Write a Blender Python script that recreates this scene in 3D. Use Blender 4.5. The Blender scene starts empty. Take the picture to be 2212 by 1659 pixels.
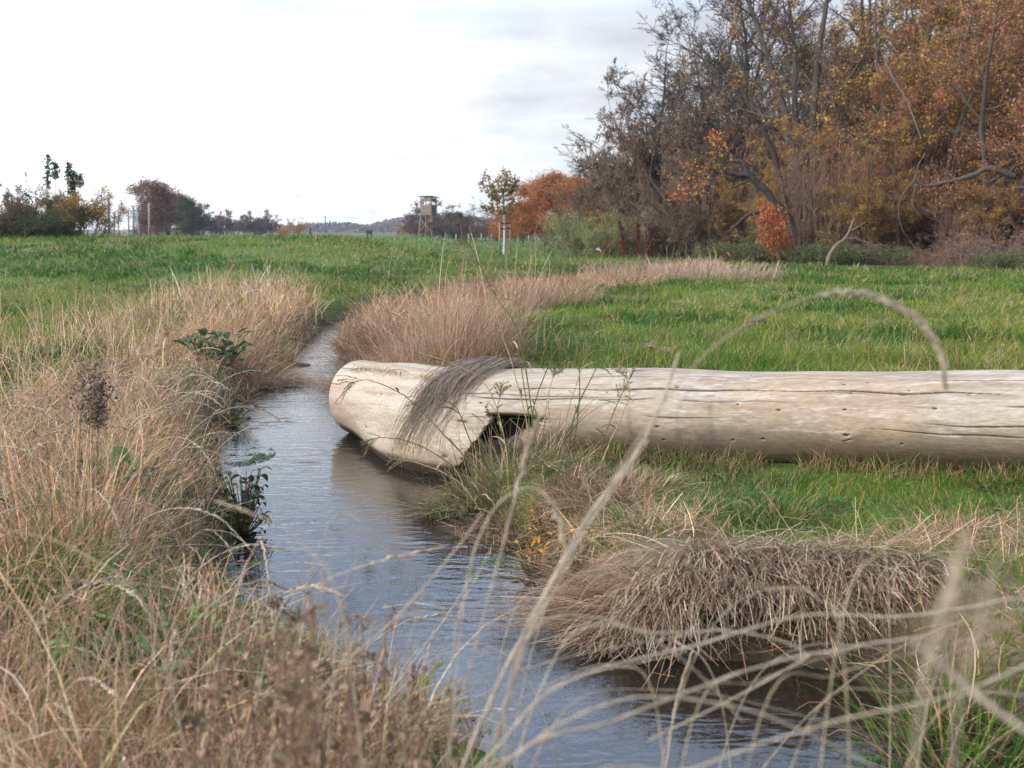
import bpy, math, random
import numpy as np
from mathutils import Vector
R = np.random.default_rng
PI = math.pi
col = bpy.context.scene.collection
CAMZ = 1.2
FV = 2376.0            # focal length measured in pixels of a 2212 px wide view
PITCH = math.atan(329.5 / FV)
WZ = -0.30             # water level

def ray(u, v):
    a, b = (u - 1106) / FV, -(v - 829.5) / FV
    c, s = math.cos(PITCH), math.sin(PITCH)
    return np.array([a, c + b * s, b * c - s])
def G(u, v, z=0.0):                    # a point of the place seen at (u, v), on the level z
    d = ray(u, v); t = (z - CAMZ) / d[2]
    return np.array([d[0] * t, d[1] * t, z])
def D(u, v, y):                        # the same, at the distance y
    d = ray(u, v); t = y / d[1]
    return np.array([d[0] * t, y, CAMZ + d[2] * t])

# ---------------------------------------------------------------- noise
def _h(ix, iy, seed):
    n = (ix.astype(np.int64) * 374761393 + iy.astype(np.int64) * 668265263 + seed * 974634777) & 0x7fffffff
    n = ((n ^ (n >> 13)) * 1274126177) & 0x7fffffff
    return ((n ^ (n >> 16)) & 0xffff) / 65535.0
def vnoise(x, y, seed=0):
    x = np.asarray(x, float); y = np.asarray(y, float)
    ix, iy = np.floor(x), np.floor(y); fx, fy = x - ix, y - iy
    fx = fx * fx * (3 - 2 * fx); fy = fy * fy * (3 - 2 * fy)
    a, b = _h(ix, iy, seed), _h(ix + 1, iy, seed)
    c, d = _h(ix, iy + 1, seed), _h(ix + 1, iy + 1, seed)
    return (a + (b - a) * fx) * (1 - fy) + (c + (d - c) * fx) * fy
def fbm(x, y, seed=0, o=3):
    s = 0; w = .5; t = 0
    for k in range(o):
        s = s + w * vnoise(x * 2 ** k, y * 2 ** k, seed + k * 7); t += w; w *= .5
    return s / t
def sst(a, b, x):
    t = np.clip((np.asarray(x, float) - a) / (b - a), 0, 1); return t * t * (3 - 2 * t)

# ---------------------------------------------------------------- materials
def newmat(name):
    m = bpy.data.materials.new(name); m.use_nodes = True
    nt = m.node_tree; nt.nodes.clear(); return m, nt
def nd(nt, t, **k):
    n = nt.nodes.new(t)
    for a, b in k.items():
        if a in n.bl_rna.properties.keys(): setattr(n, a, b)
        else: n.inputs[a.replace('_', ' ')].default_value = b
    return n
def out(nt, s, disp=None):
    o = nt.nodes.new('ShaderNodeOutputMaterial'); nt.links.new(s, o.inputs['Surface'])
def plant_mat(name, trans=.3, rough=.6, spec=.25, var=.25):
    m, nt = newmat(name); L = nt.links.new
    at = nd(nt, 'ShaderNodeAttribute', attribute_name='col')
    tc = nd(nt, 'ShaderNodeTexCoord')
    nz = nd(nt, 'ShaderNodeTexNoise'); nz.inputs['Scale'].default_value = 60; nz.inputs['Detail'].default_value = 1
    L(tc.outputs['Object'], nz.inputs['Vector'])
    mr = nd(nt, 'ShaderNodeMapRange'); mr.inputs['To Min'].default_value = 1 - var; mr.inputs['To Max'].default_value = 1 + var
    mr.inputs['From Min'].default_value = .3; mr.inputs['From Max'].default_value = .7
    L(nz.outputs['Fac'], mr.inputs['Value'])
    mu = nd(nt, 'ShaderNodeVectorMath', operation='SCALE'); L(at.outputs['Color'], mu.inputs[0]); L(mr.outputs[0], mu.inputs['Scale'])
    p = nd(nt, 'ShaderNodeBsdfPrincipled'); p.inputs['Roughness'].default_value = rough
    p.inputs['Specular IOR Level'].default_value = spec
    L(mu.outputs[0], p.inputs['Base Color'])
    if trans > 0:
        t = nd(nt, 'ShaderNodeBsdfTranslucent'); L(mu.outputs[0], t.inputs['Color'])
        mx = nd(nt, 'ShaderNodeMixShader'); mx.inputs[0].default_value = trans
        L(p.outputs[0], mx.inputs[1]); L(t.outputs[0], mx.inputs[2]); out(nt, mx.outputs[0])
    else: out(nt, p.outputs[0])
    return m
M_GRASS = plant_mat('green_grass', .4, .6, .12)
M_DRY = plant_mat('dry_grass', .3, .6, .12)
M_LEAF = plant_mat('leaf', .35, .6, .15)
M_BARK = plant_mat('bark', 0, .85, .15, .35)

# ---------------------------------------------------------------- mesh collecting
class MB:
    def __init__(s): s.v = []; s.f = []; s.c = []; s.n = 0
    def add(s, v, f, c):
        """v (N,3), f (M,4) quads, c (3,) or (N,3)"""
        v = np.asarray(v, float).reshape(-1, 3); f = np.asarray(f, np.int64).reshape(-1, 4)
        c = np.asarray(c, float)
        if c.ndim == 1: c = np.broadcast_to(c, v.shape)
        s.v.append(v); s.f.append(f + s.n); s.c.append(c.reshape(-1, 3)); s.n += len(v)
    def mesh(s, name, mat, smooth=True):
        me = bpy.data.meshes.new(name)
        v = np.concatenate(s.v).astype(np.float32); f = np.concatenate(s.f); c = np.concatenate(s.c)
        me.vertices.add(len(v)); me.vertices.foreach_set('co', v.ravel())
        me.loops.add(f.size); me.loops.foreach_set('vertex_index', f.ravel().astype(np.int32))
        me.polygons.add(len(f)); me.polygons.foreach_set('loop_start', np.arange(0, f.size, 4, dtype=np.int32))
        if smooth: me.polygons.foreach_set('use_smooth', np.ones(len(f), bool))
        me.update(calc_edges=True)
        a = me.attributes.new('col', 'FLOAT_COLOR', 'POINT')
        cc = np.ones((len(v), 4), np.float32); cc[:, :3] = np.clip(c, 0, 1); a.data.foreach_set('color', cc.ravel())
        for m in (mat if isinstance(mat, (list, tuple)) else [mat]): me.materials.append(m)
        return me
    def build(s, name, mat, parent=None, smooth=True, loc=None):
        if not s.v: return None
        if loc is not None:
            L0 = np.asarray(loc, float); s.v = [v - L0 for v in s.v]
        o = bpy.data.objects.new(name, s.mesh(name, mat, smooth)); col.objects.link(o)
        if parent: o.parent = parent
        if loc is not None: o.location = loc
        return o
def tag(o, label=None, cat=None, group=None, kind=None):
    for k, v in (('label', label), ('category', cat), ('group', group), ('kind', kind)):
        if v: o[k] = v
    return o
def empty(name, loc=(0, 0, 0), rz=0):
    o = bpy.data.objects.new(name, None); col.objects.link(o); o.location = loc; o.rotation_euler = (0, 0, rz)
    o.empty_display_size = .2; return o
def copy_tree(o, parent=None):
    c = o.copy(); col.objects.link(c); c.parent = parent
    for ch in list(o.children): copy_tree(ch, c)
    return c

def norm(a): return a / np.maximum(np.linalg.norm(a, axis=-1, keepdims=True), 1e-9)
def tubes(mb, P, r, k=4, color=(.3, .2, .1)):
    """P (N,S,3) polylines, r (N,S) radii, color (3,), (N,3) or (N,S,3)"""
    P = np.asarray(P, float); r = np.asarray(r, float); N, S = P.shape[:2]
    T = np.empty_like(P); T[:, 1:-1] = P[:, 2:] - P[:, :-2]; T[:, 0] = P[:, 1] - P[:, 0]; T[:, -1] = P[:, -1] - P[:, -2]
    T = norm(T)
    m = norm(P[:, -1] - P[:, 0]); ref = np.where(np.abs(m[:, 2:3]) > .8, np.array([1., .13, 0]), np.array([0, .05, 1.]))[:, None]
    A = norm(np.cross(T, ref)); B = np.cross(T, A)
    th = np.arange(k) / k * 2 * PI
    V = P[:, :, None] + r[:, :, None, None] * (np.cos(th)[:, None] * A[:, :, None] + np.sin(th)[:, None] * B[:, :, None])
    base = (np.arange(N) * S * k)[:, None, None]; s = (np.arange(S - 1) * k)[None, :, None]; j = np.arange(k)[None, None]; j2 = (j + 1) % k
    F = np.stack(np.broadcast_arrays(base + s + j, base + s + j2, base + s + k + j2, base + s + k + j), -1)
    c = np.asarray(color, float)
    if c.ndim == 1: C = np.broadcast_to(c, (N, S, k, 3))
    elif c.ndim == 2: C = np.broadcast_to(c[:, None, None], (N, S, k, 3))
    else: C = np.broadcast_to(c[:, :, None], (N, S, k, 3))
    mb.add(V.reshape(-1, 3), F, C.reshape(-1, 3))
def tube(mb, pts, r, k=6, color=(.3, .2, .1)):
    pts = np.asarray(pts, float)[None]; r = np.broadcast_to(np.asarray(r, float), (pts.shape[1],))[None]
    tubes(mb, pts, r, k, color)
def cap_tube(mb, pts, r, k=8, color=(.3, .2, .1)):
    pts = np.asarray(pts, float); r = np.broadcast_to(np.asarray(r, float), (len(pts),)).copy()
    d0 = norm(pts[0] - pts[1]) * 1e-4; d1 = norm(pts[-1] - pts[-2]) * 1e-4
    pts = np.vstack([pts[0] + d0, pts, pts[-1] + d1]); r = np.concatenate([[1e-4], r, [1e-4]])
    tube(mb, pts, r, k, color)
def box(mb, c, s, color, R3=None):
    c = np.asarray(c, float); s = np.asarray(s, float) / 2
    v = np.array([[x, y, z] for x in (-1, 1) for y in (-1, 1) for z in (-1, 1)], float) * s
    if R3 is not None: v = v @ np.asarray(R3).T
    f = [[0, 1, 3, 2], [4, 6, 7, 5], [0, 4, 5, 1], [2, 3, 7, 6], [0, 2, 6, 4], [1, 5, 7, 3]]
    # separate vertices per face so that edges stay crisp
    vv = v[np.array(f).ravel()] + c; mb.add(vv, np.arange(24).reshape(6, 4), color)
def beam(mb, a, b, w, h, color):
    a = np.asarray(a, float); b = np.asarray(b, float); d = b - a; L = np.linalg.norm(d); d = d / L
    up = np.array([0, 0, 1.]) if abs(d[2]) < .9 else np.array([0, 1., 0])
    s = norm(np.cross(d, up)); u = np.cross(s, d)
    box(mb, (a + b) / 2, (w, L, h), color, np.stack([s, d, u], 1))
def ribbons(mb, P, w, side, color):
    """P (N,S,3), w (N,S) full width, side (N,3) or (N,S,3), color (N,3) / (N,S,3)"""
    N, S = P.shape[:2]
    if side.ndim == 2: side = side[:, None]
    o = side * (w[:, :, None] / 2)
    V = np.stack([P - o, P + o], 2)
    base = (np.arange(N) * S * 2)[:, None]; s = (np.arange(S - 1) * 2)[None]
    F = np.stack([base + s, base + s + 1, base + s + 3, base + s + 2], -1)
    c = np.asarray(color, float)
    C = np.broadcast_to(c[:, None, None] if c.ndim == 2 else c[:, :, None], (N, S, 2, 3))
    mb.add(V.reshape(-1, 3), F, C.reshape(-1, 3))
def spline(pts, n):
    p = np.asarray(pts, float); m = len(p)
    if m == 2: return p[0] + (p[1] - p[0]) * np.linspace(0, 1, n)[:, None]
    q = np.vstack([2 * p[0] - p[1], p, 2 * p[-1] - p[-2]]); t = np.linspace(0, m - 1 - 1e-9, n); i = t.astype(int); f = (t - i)[:, None]
    a, b, c, d = q[i], q[i + 1], q[i + 2], q[i + 3]
    return .5 * (2 * b + (c - a) * f + (2 * a - 5 * b + 4 * c - d) * f ** 2 + (3 * b - a - 3 * c + d) * f ** 3)
def pick(rng, pal, n, jit=.12):
    """n colours drawn from a palette [(weight, rgb), ...] with jitter"""
    w = np.array([p[0] for p in pal], float); c = np.array([p[1] for p in pal], float)
    k = rng.choice(len(pal), n, p=w / w.sum())
    return c[k] * (1 + rng.normal(0, jit, (n, 1))) * (1 + rng.normal(0, jit * .3, (n, 3)))

# ---------------------------------------------------------------- terrain
def gp(L, z): return [tuple(G(u, v, z)[:2]) for u, v in L]
bank_a = gp([(1490, 574), (1330, 588), (1180, 608), (1040, 632), (900, 655), (790, 678), (705, 705), (665, 738), (640, 768), (596, 802), (545, 850), (500, 905),
             (472, 970), (482, 1030), (520, 1090), (545, 1135), (520, 1190), (486, 1265), (520, 1350), (640, 1425), (730, 1500), (870, 1575), (1010, 1640)], WZ)
bank_b = gp([(1960, 1640), (1930, 1530), (1850, 1452), (1700, 1425), (1520, 1420), (1400, 1412), (1290, 1372), (1190, 1315), (1160, 1250), (1090, 1165), (1010, 1095), (1030, 1078), (1150, 1050), (1185, 1000), (1130, 960), (1000, 930), (960, 895), (880, 850), (790, 800), (735, 770), (726, 742), (790, 716), (880, 694), (960, 674), (1090, 648), (1210, 622), (1350, 600), (1500, 582)], WZ)
STREAM = np.array(bank_a + [(0.15, 2.75), (.6, 2.25), (1.6, 1.75), (3, 1.4), (6, 1.0), (12, .6), (12, 2.0), (6, 2.3), (3, 2.6), (1.6, 2.9)] + bank_b)
def inside(x, y, poly):
    x = np.asarray(x, float); y = np.asarray(y, float); r = np.zeros(x.shape, bool); n = len(poly)
    for i in range(n):
        x1, y1 = poly[i]; x2, y2 = poly[(i + 1) % n]
        if y1 == y2: continue
        c = ((y1 > y) != (y2 > y)) & (x < (x2 - x1) * (y - y1) / (y2 - y1) + x1); r ^= c
    return r
def sdist(x, y, poly=STREAM):          # signed distance, negative inside the water
    x = np.asarray(x, float); y = np.asarray(y, float); d = np.full(x.shape, 1e9); n = len(poly)
    for i in range(n):
        ax, ay = poly[i]; bx, by = poly[(i + 1) % n]; ex, ey = bx - ax, by - ay
        t = np.clip(((x - ax) * ex + (y - ay) * ey) / (ex * ex + ey * ey + 1e-12), 0, 1)
        d = np.minimum(d, (x - ax - t * ex) ** 2 + (y - ay - t * ey) ** 2)
    d = np.sqrt(d); return np.where(inside(x, y, poly), -d, d)
def ground(x, y, sd=None):
    x = np.asarray(x, float); y = np.asarray(y, float)
    if sd is None: sd = sdist(x, y)
    z = .05 * (fbm(x * .8, y * .8, 3) - .5) + .10 * (fbm(x * .15, y * .15, 9) - .5)
    # green mound on the left
    cx = sst(.5, -7, x + 0.04 * (y - 30)) * sst(-900, -60, x)
    m = sst(21, 35.5, y + 1.2 * np.sin(x * .13) + .05 * x) * (1 - .45 * sst(42, 60, y))
    z = z + cx * m * (.98 + .05 * np.sin(x * .21 + 1) - .06 * sst(-4, -20, x)) + cx * m * .10 * (fbm(x * .9, y * .9, 21) - .5)
    # slight rise toward the wood on the far right
    z = z - .13 * sst(3.6, 5.8, y) * sst(-.3, .8, x) * sst(8.6, 7.0, y)
    bank = -.62 + .32 * sst(-.45, .0, sd) + .30 * sst(-.03, .42, sd)
    z = np.where(sd < .42, bank + np.where(sd > 0, z, z * .3), z)
    z = z + .9 * sst(200, 900, y) * 0
    return z
# ================================================================ render, camera, light
sc = bpy.context.scene
sc.render.engine = 'CYCLES'
sc.view_settings.view_transform = 'Standard'; sc.view_settings.look = 'None'; sc.view_settings.exposure = 0.15; sc.view_settings.gamma = 1
sc.cycles.use_denoising = True; sc.cycles.denoiser = 'OPENIMAGEDENOISE'; sc.cycles.denoising_input_passes = 'RGB_ALBEDO_NORMAL'; sc.cycles.denoising_prefilter = 'NONE'
sc.cycles.max_bounces = 6; sc.cycles.diffuse_bounces = 3; sc.cycles.glossy_bounces = 3; sc.cycles.transmission_bounces = 4; sc.cycles.transparent_max_bounces = 8
sc.cycles.caustics_reflective = False; sc.cycles.caustics_refractive = False
sc.cycles.use_adaptive_sampling = True; sc.cycles.adaptive_threshold = .015
cd = bpy.data.cameras.new('camera'); cam = bpy.data.objects.new('camera', cd); col.objects.link(cam); sc.camera = cam
cam.location = (0, 0, CAMZ); cam.rotation_euler = (PI / 2 - PITCH, 0, 0)
cd.sensor_width = 36; cd.lens = 36 * FV / 2212; cd.clip_start = .05; cd.clip_end = 6000
cd.dof.use_dof = True; cd.dof.focus_distance = 6.6; cd.dof.aperture_fstop = 4.2; cd.dof.aperture_blades = 7

SUN_EL, SUN_AZ = math.radians(34), math.radians(-112)      # azimuth from +Y (ahead), clockwise positive: to the left and a little behind
sd_ = bpy.data.lights.new('sun', 'SUN'); sun = bpy.data.objects.new('sun', sd_); col.objects.link(sun)
sd_.energy = 3.0; sd_.angle = math.radians(1.5); sd_.color = (1, .93, .82)
tos = Vector((math.sin(SUN_AZ) * math.cos(SUN_EL), math.cos(SUN_AZ) * math.cos(SUN_EL), math.sin(SUN_EL)))
sun.rotation_euler = tos.to_track_quat('Z', 'Y').to_euler()

w = bpy.data.worlds.new('World'); sc.world = w; w.use_nodes = True; nt = w.node_tree; nt.nodes.clear(); L = nt.links.new
sky = nd(nt, 'ShaderNodeTexSky', sky_type='NISHITA', sun_disc=False, sun_elevation=SUN_EL, sun_rotation=SUN_AZ, dust_density=2.0)
tc = nd(nt, 'ShaderNodeTexCoord'); sx = nd(nt, 'ShaderNodeSeparateXYZ'); L(tc.outputs['Generated'], sx.inputs[0])
def mth(op, a, b=None, c=None, clamp=False):
    n = nt.nodes.new('ShaderNodeMath'); n.operation = op; n.use_clamp = clamp
    for i, q in enumerate((a, b, c)):
        if q is None: continue
        if isinstance(q, (int, float)): n.inputs[i].default_value = q
        else: L(q, n.inputs[i])
    return n.outputs[0]
zz = mth('MAXIMUM', sx.outputs['Z'], 0.0); den = mth('ADD', zz, .16)
cx = nd(nt, 'ShaderNodeCombineXYZ'); L(mth('DIVIDE', sx.outputs['X'], den), cx.inputs[0]); L(mth('DIVIDE', sx.outputs['Y'], den), cx.inputs[1])
mp = nd(nt, 'ShaderNodeMapping'); mp.inputs['Location'].default_value = (3.1, 1.7, 0); mp.inputs['Scale'].default_value = (.8, 1.0, 1)
L(cx.outputs[0], mp.inputs[0])
n1 = nd(nt, 'ShaderNodeTexNoise'); n1.inputs['Scale'].default_value = .9; n1.inputs['Detail'].default_value = 8; n1.inputs['Roughness'].default_value = .55; n1.inputs['Distortion'].default_value = .3
L(mp.outputs[0], n1.inputs['Vector'])
n2 = nd(nt, 'ShaderNodeTexNoise'); n2.inputs['Scale'].default_value = 1.6; n2.inputs['Detail'].default_value = 6; n2.inputs['Roughness'].default_value = .5
mp2 = nd(nt, 'ShaderNodeMapping'); mp2.inputs['Location'].default_value = (9.3, 4.1, 2); L(cx.outputs[0], mp2.inputs[0]); L(mp2.outputs[0], n2.inputs['Vector'])
# cloud cover: nearly closed low down, thinner overhead
cov = mth('MULTIPLY_ADD', n1.outputs['Fac'], 3.2, mth('MULTIPLY_ADD', zz, -1.3, -.45), True)
# white and grey parts of the cloud; brighter towards the sun (left); boosted above the frame to light water and scene
gb = mth('SUBTRACT', mth('MULTIPLY_ADD', n2.outputs['Fac'], 3.4, mth('MULTIPLY_ADD', sx.outputs['X'], -1.3, -.72)), mth('MULTIPLY', mth('SUBTRACT', zz, .10), 2.6, None, True), None)
gb = mth('ADD', gb, mth('MULTIPLY', mth('SUBTRACT', zz, .19), 7, None, True), None, True)
cr = nd(nt, 'ShaderNodeMix', data_type='RGBA'); cr.inputs['A'].default_value = (4.0, 4.2, 4.75, 1); cr.inputs['B'].default_value = (6.6, 6.9, 7.2, 1)
L(gb, cr.inputs['Factor'])
dk = nd(nt, 'ShaderNodeMix', data_type='RGBA', blend_type='MULTIPLY'); dk.inputs['B'].default_value = (.78, .92, 1.18, 1)
L(mth('MULTIPLY', mth('SUBTRACT', zz, .17), 6, None, True), dk.inputs['Factor']); L(cr.outputs['Result'], dk.inputs['A'])
mul = mth('ADD', mth('ADD', 1.0, mth('MULTIPLY', mth('MULTIPLY', mth('SUBTRACT', zz, .185), 9, None, True), 2.2)), mth('MULTIPLY', mth('MULTIPLY_ADD', sx.outputs['X'], -1.7, .02, True), 1.5))  # brightness added to the unseen sky overhead, plus the glow to the left
dks = nd(nt, 'ShaderNodeVectorMath', operation='SCALE'); L(dk.outputs['Result'], dks.inputs[0]); L(mul, dks.inputs['Scale'])
sc_ = nd(nt, 'ShaderNodeVectorMath', operation='SCALE'); sc_.inputs['Scale'].default_value = 1.0; L(sky.outputs[0], sc_.inputs[0])
mx = nd(nt, 'ShaderNodeMix', data_type='RGBA'); L(cov, mx.inputs['Factor']); L(sc_.outputs[0], mx.inputs['A']); L(dks.outputs[0], mx.inputs['B'])
bg = nd(nt, 'ShaderNodeBackground'); bg.inputs['Strength'].default_value = .14; L(mx.outputs['Result'], bg.inputs['Color'])
wo = nt.nodes.new('ShaderNodeOutputWorld'); L(bg.outputs[0], wo.inputs['Surface'])

# ================================================================ ground sheet
def P2(L_, z=0.0): return np.array([G(u, v, z)[:2] for u, v in L_])
LEFTDRY = np.vstack([P2([(640, 650), (560, 672), (450, 700), (330, 740), (180, 785), (60, 840), (-100, 900), (-500, 1010)]),
                     [(-5.2, 3.5), (-3.2, 0.4), (-1.6, -.5), (-.55, -.5), (-.35, 2.2)], P2([(960, 1620), (840, 1540), (700, 1460), (600, 1400), (500, 1330), (470, 1260), (530, 1140), (470, 1040), (455, 960), (600, 800), (700, 690)])])
BACKDRY = P2([(690, 735), (735, 685), (800, 650), (940, 632), (1100, 612), (1300, 592), (1560, 566), (1560, 590), (1430, 612), (1330, 622), (1200, 640), (1110, 668), (1060, 700), (1050, 775), (1000, 808), (850, 820), (760, 790), (700, 760)])
RIGHTDRY = np.vstack([P2([(1060, 1090), (1160, 1050), (1190, 1000), (1250, 975), (1370, 1005), (1440, 1060), (1560, 1115), (1700, 1160), (1900, 1150), (2060, 1085), (2300, 1050), (2700, 1080), (2900, 1250)]), [(3.2, 2.8), (1.7, 3.0)],
                      P2([(1930, 1490), (1850, 1440), (1700, 1415), (1400, 1400), (1190, 1300), (1090, 1160), (1000, 1090)])])
n = 620
u = np.linspace(-1, 1, n); a = 8.1
ax_ = 2.2 * np.sinh(u * a * .94) * 1.0; ay_ = 6.5 + 2.2 * np.sinh(u * a * .94)
keep = ay_ > -60
ay_ = ay_[keep]
X, Y = np.meshgrid(ax_, ay_)
x, y = X.ravel(), Y.ravel()
near = (np.abs(x) < 60) & (y < 80)
sd = np.full(x.shape, 99.0); sd[near] = sdist(x[near], y[near])
z = ground(x, y, sd)
ny, nx = X.shape
i = np.arange(ny - 1)[:, None] * nx + np.arange(nx - 1)[None]
F = np.stack([i, i + 1, i + nx + 1, i + nx], -1).reshape(-1, 4)
g = fbm(x * .35, y * .35, 5)[:, None]; g2 = fbm(x * 1.7, y * 1.7, 15)[:, None]
c = np.array([.055, .105, .022]) * (1 - g) + np.array([.10, .15, .03]) * g
dry = np.zeros(len(x), bool)
for P_ in (LEFTDRY, BACKDRY, RIGHTDRY): dry[near] |= inside(x[near], y[near], P_)
c = np.where(dry[:, None], np.array([.20, .145, .085]) * (.6 + .8 * g2), c)
bankm = sst(.25, .05, sd)[:, None]; c = c * (1 - bankm) + np.array([.045, .035, .022]) * (.7 + .6 * g2) * bankm
bed = (sd < 0)[:, None]; c = np.where(bed, np.array([.05, .04, .022]) * (.5 + g2), c)
wood = (sst(36, 40, y - .25 * (x - 18)) * sst(9, 12, x - .02 * y))[:, None]
c = c * (1 - wood) + np.array([.11, .075, .045]) * (.6 + .8 * g2) * wood
far = sst(150, 260, y)[:, None]; c = c * (1 - far) + np.array([.11, .12, .06]) * far
mb = MB(); mb.add(np.stack([x, y, z], 1), F, c)
m, nt = newmat('soil_and_turf'); L = nt.links.new
at = nd(nt, 'ShaderNodeAttribute', attribute_name='col'); tc = nd(nt, 'ShaderNodeTexCoord')
nz = nd(nt, 'ShaderNodeTexNoise'); nz.inputs['Scale'].default_value = 9; nz.inputs['Detail'].default_value = 8; nz.inputs['Roughness'].default_value = .7
L(tc.outputs['Object'], nz.inputs['Vector'])
mr = nd(nt, 'ShaderNodeMapRange'); mr.inputs['From Min'].default_value = .3; mr.inputs['From Max'].default_value = .7; mr.inputs['To Min'].default_value = .55; mr.inputs['To Max'].default_value = 1.45
L(nz.outputs['Fac'], mr.inputs['Value'])
sc2 = nd(nt, 'ShaderNodeVectorMath', operation='SCALE'); L(at.outputs['Color'], sc2.inputs[0]); L(mr.outputs[0], sc2.inputs['Scale'])
p = nd(nt, 'ShaderNodeBsdfPrincipled'); p.inputs['Roughness'].default_value = .9; p.inputs['Specular IOR Level'].default_value = .15
bp = nd(nt, 'ShaderNodeBump'); bp.inputs['Strength'].default_value = .8; bp.inputs['Distance'].default_value = .03; L(nz.outputs['Fac'], bp.inputs['Height'])
L(sc2.outputs[0], p.inputs['Base Color']); L(bp.outputs[0], p.inputs['Normal']); out(nt, p.outputs[0])
tag(mb.build('ground', m), kind='structure')

# ================================================================ water
m, nt = newmat('stream_water'); L = nt.links.new
tc = nd(nt, 'ShaderNodeTexCoord')
def ripple(scale, stretch, rot, detail, dist=0.0):
    mp = nd(nt, 'ShaderNodeMapping'); mp.inputs['Scale'].default_value = stretch; mp.inputs['Rotation'].default_value = (0, 0, rot)
    L(tc.outputs['Object'], mp.inputs[0])
    q = nd(nt, 'ShaderNodeTexNoise'); q.inputs['Scale'].default_value = scale; q.inputs['Detail'].default_value = detail; q.inputs['Roughness'].default_value = .5
    q.inputs['Distortion'].default_value = dist; L(mp.outputs[0], q.inputs['Vector']); return q.outputs['Fac']
r1 = ripple(7, (.55, 1.5, 1), .25, 2, .6); r2 = ripple(26, (.7, 1.3, 1), -.2, 2, .4); r3 = ripple(1.6, (1, 1, 1), 0, 1)
def bump(h, s, d, prev=None):
    b = nd(nt, 'ShaderNodeBump'); b.inputs['Strength'].default_value = s; b.inputs['Distance'].default_value = d; L(h, b.inputs['Height'])
    if prev: L(prev, b.inputs['Normal'])
    return b.outputs[0]
b1 = nd(nt, 'ShaderNodeBump'); b1.inputs['Distance'].default_value = .012; L(r1, b1.inputs['Height'])
ms = nd(nt, 'ShaderNodeMapRange'); ms.inputs['From Min'].default_value = .38; ms.inputs['From Max'].default_value = .62; ms.inputs['To Min'].default_value = .12; ms.inputs['To Max'].default_value = .75; L(r3, ms.inputs['Value']); L(ms.outputs[0], b1.inputs['Strength'])
bm = bump(r2, .4, .004, b1.outputs[0])
gl = nd(nt, 'ShaderNodeBsdfGlossy'); gl.inputs['Roughness'].default_value = .03; gl.inputs['Color'].default_value = (1, 1, 1, 1); L(bm, gl.inputs['Normal'])
tr = nd(nt, 'ShaderNodeBsdfTransparent'); tr.inputs['Color'].default_value = (.62, .58, .46, 1)
df = nd(nt, 'ShaderNodeBsdfDiffuse'); df.inputs['Color'].default_value = (.05, .043, .028, 1)
m1 = nd(nt, 'ShaderNodeMixShader'); m1.inputs[0].default_value = .35; L(tr.outputs[0], m1.inputs[1]); L(df.outputs[0], m1.inputs[2])
fr = nd(nt, 'ShaderNodeFresnel'); fr.inputs['IOR'].default_value = 1.55; L(bm, fr.inputs['Normal'])
m2 = nd(nt, 'ShaderNodeMixShader'); L(fr.outputs[0], m2.inputs[0]); L(m1.outputs[0], m2.inputs[1]); L(gl.outputs[0], m2.inputs[2]); out(nt, m2.outputs[0])
mb = MB(); gx, gy = np.meshgrid(np.linspace(-9, 16, 26), np.linspace(-2, 50, 53)); v = np.stack([gx, gy, np.full_like(gx, WZ)], -1).reshape(-1, 3)
i = np.arange(52)[:, None] * 26 + np.arange(25)[None]; mb.add(v, np.stack([i, i + 1, i + 27, i + 26], -1), (.1, .1, .1))
tag(mb.build('water', m), kind='structure')

# ================================================================ the log
LOGP = np.array([(-1.12, 8.22, -.055), (-.90, 7.86, -.03), (-.70, 7.50, .01), (-.48, 7.18, .045), (-.16, 6.96, .058), (.5, 6.83, .065), (1.4, 6.62, .085), (2.3, 6.35, .105), (3.3, 6.05, .125), (4.4, 5.72, .14)])
LOGR = np.array([.285, .287, .285, .275, .265, .27, .283, .298, .305, .30])
_n = 1100
_lp = spline(LOGP, _n); _seg = np.linalg.norm(np.diff(_lp, axis=0), axis=1); _s = np.concatenate([[0], np.cumsum(_seg)]); LLEN = _s[-1]
_pr = spline(np.stack([np.linspace(0, 1, len(LOGR)), LOGR, LOGR], 1), _n)[:, 1]
S_EL = float(np.interp(-.44, _lp[:, 0], _s))           # where the trunk bends
def log_axis(s):
    s = np.clip(s, 0, LLEN); P = np.stack([np.interp(s, _s, _lp[:, k]) for k in range(3)], -1)
    e = .12; A = np.stack([np.interp(np.clip(s + e, 0, LLEN), _s, _lp[:, k]) for k in range(3)], -1) - np.stack([np.interp(np.clip(s - e, 0, LLEN), _s, _lp[:, k]) for k in range(3)], -1)
    T = norm(A); front = norm(np.cross(T, np.array([0, 0, 1.])));  up = np.cross(front, T)
    return P, T, front, up
RIM_LO, RIM_HI = S_EL + .04, S_EL + .42
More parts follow.
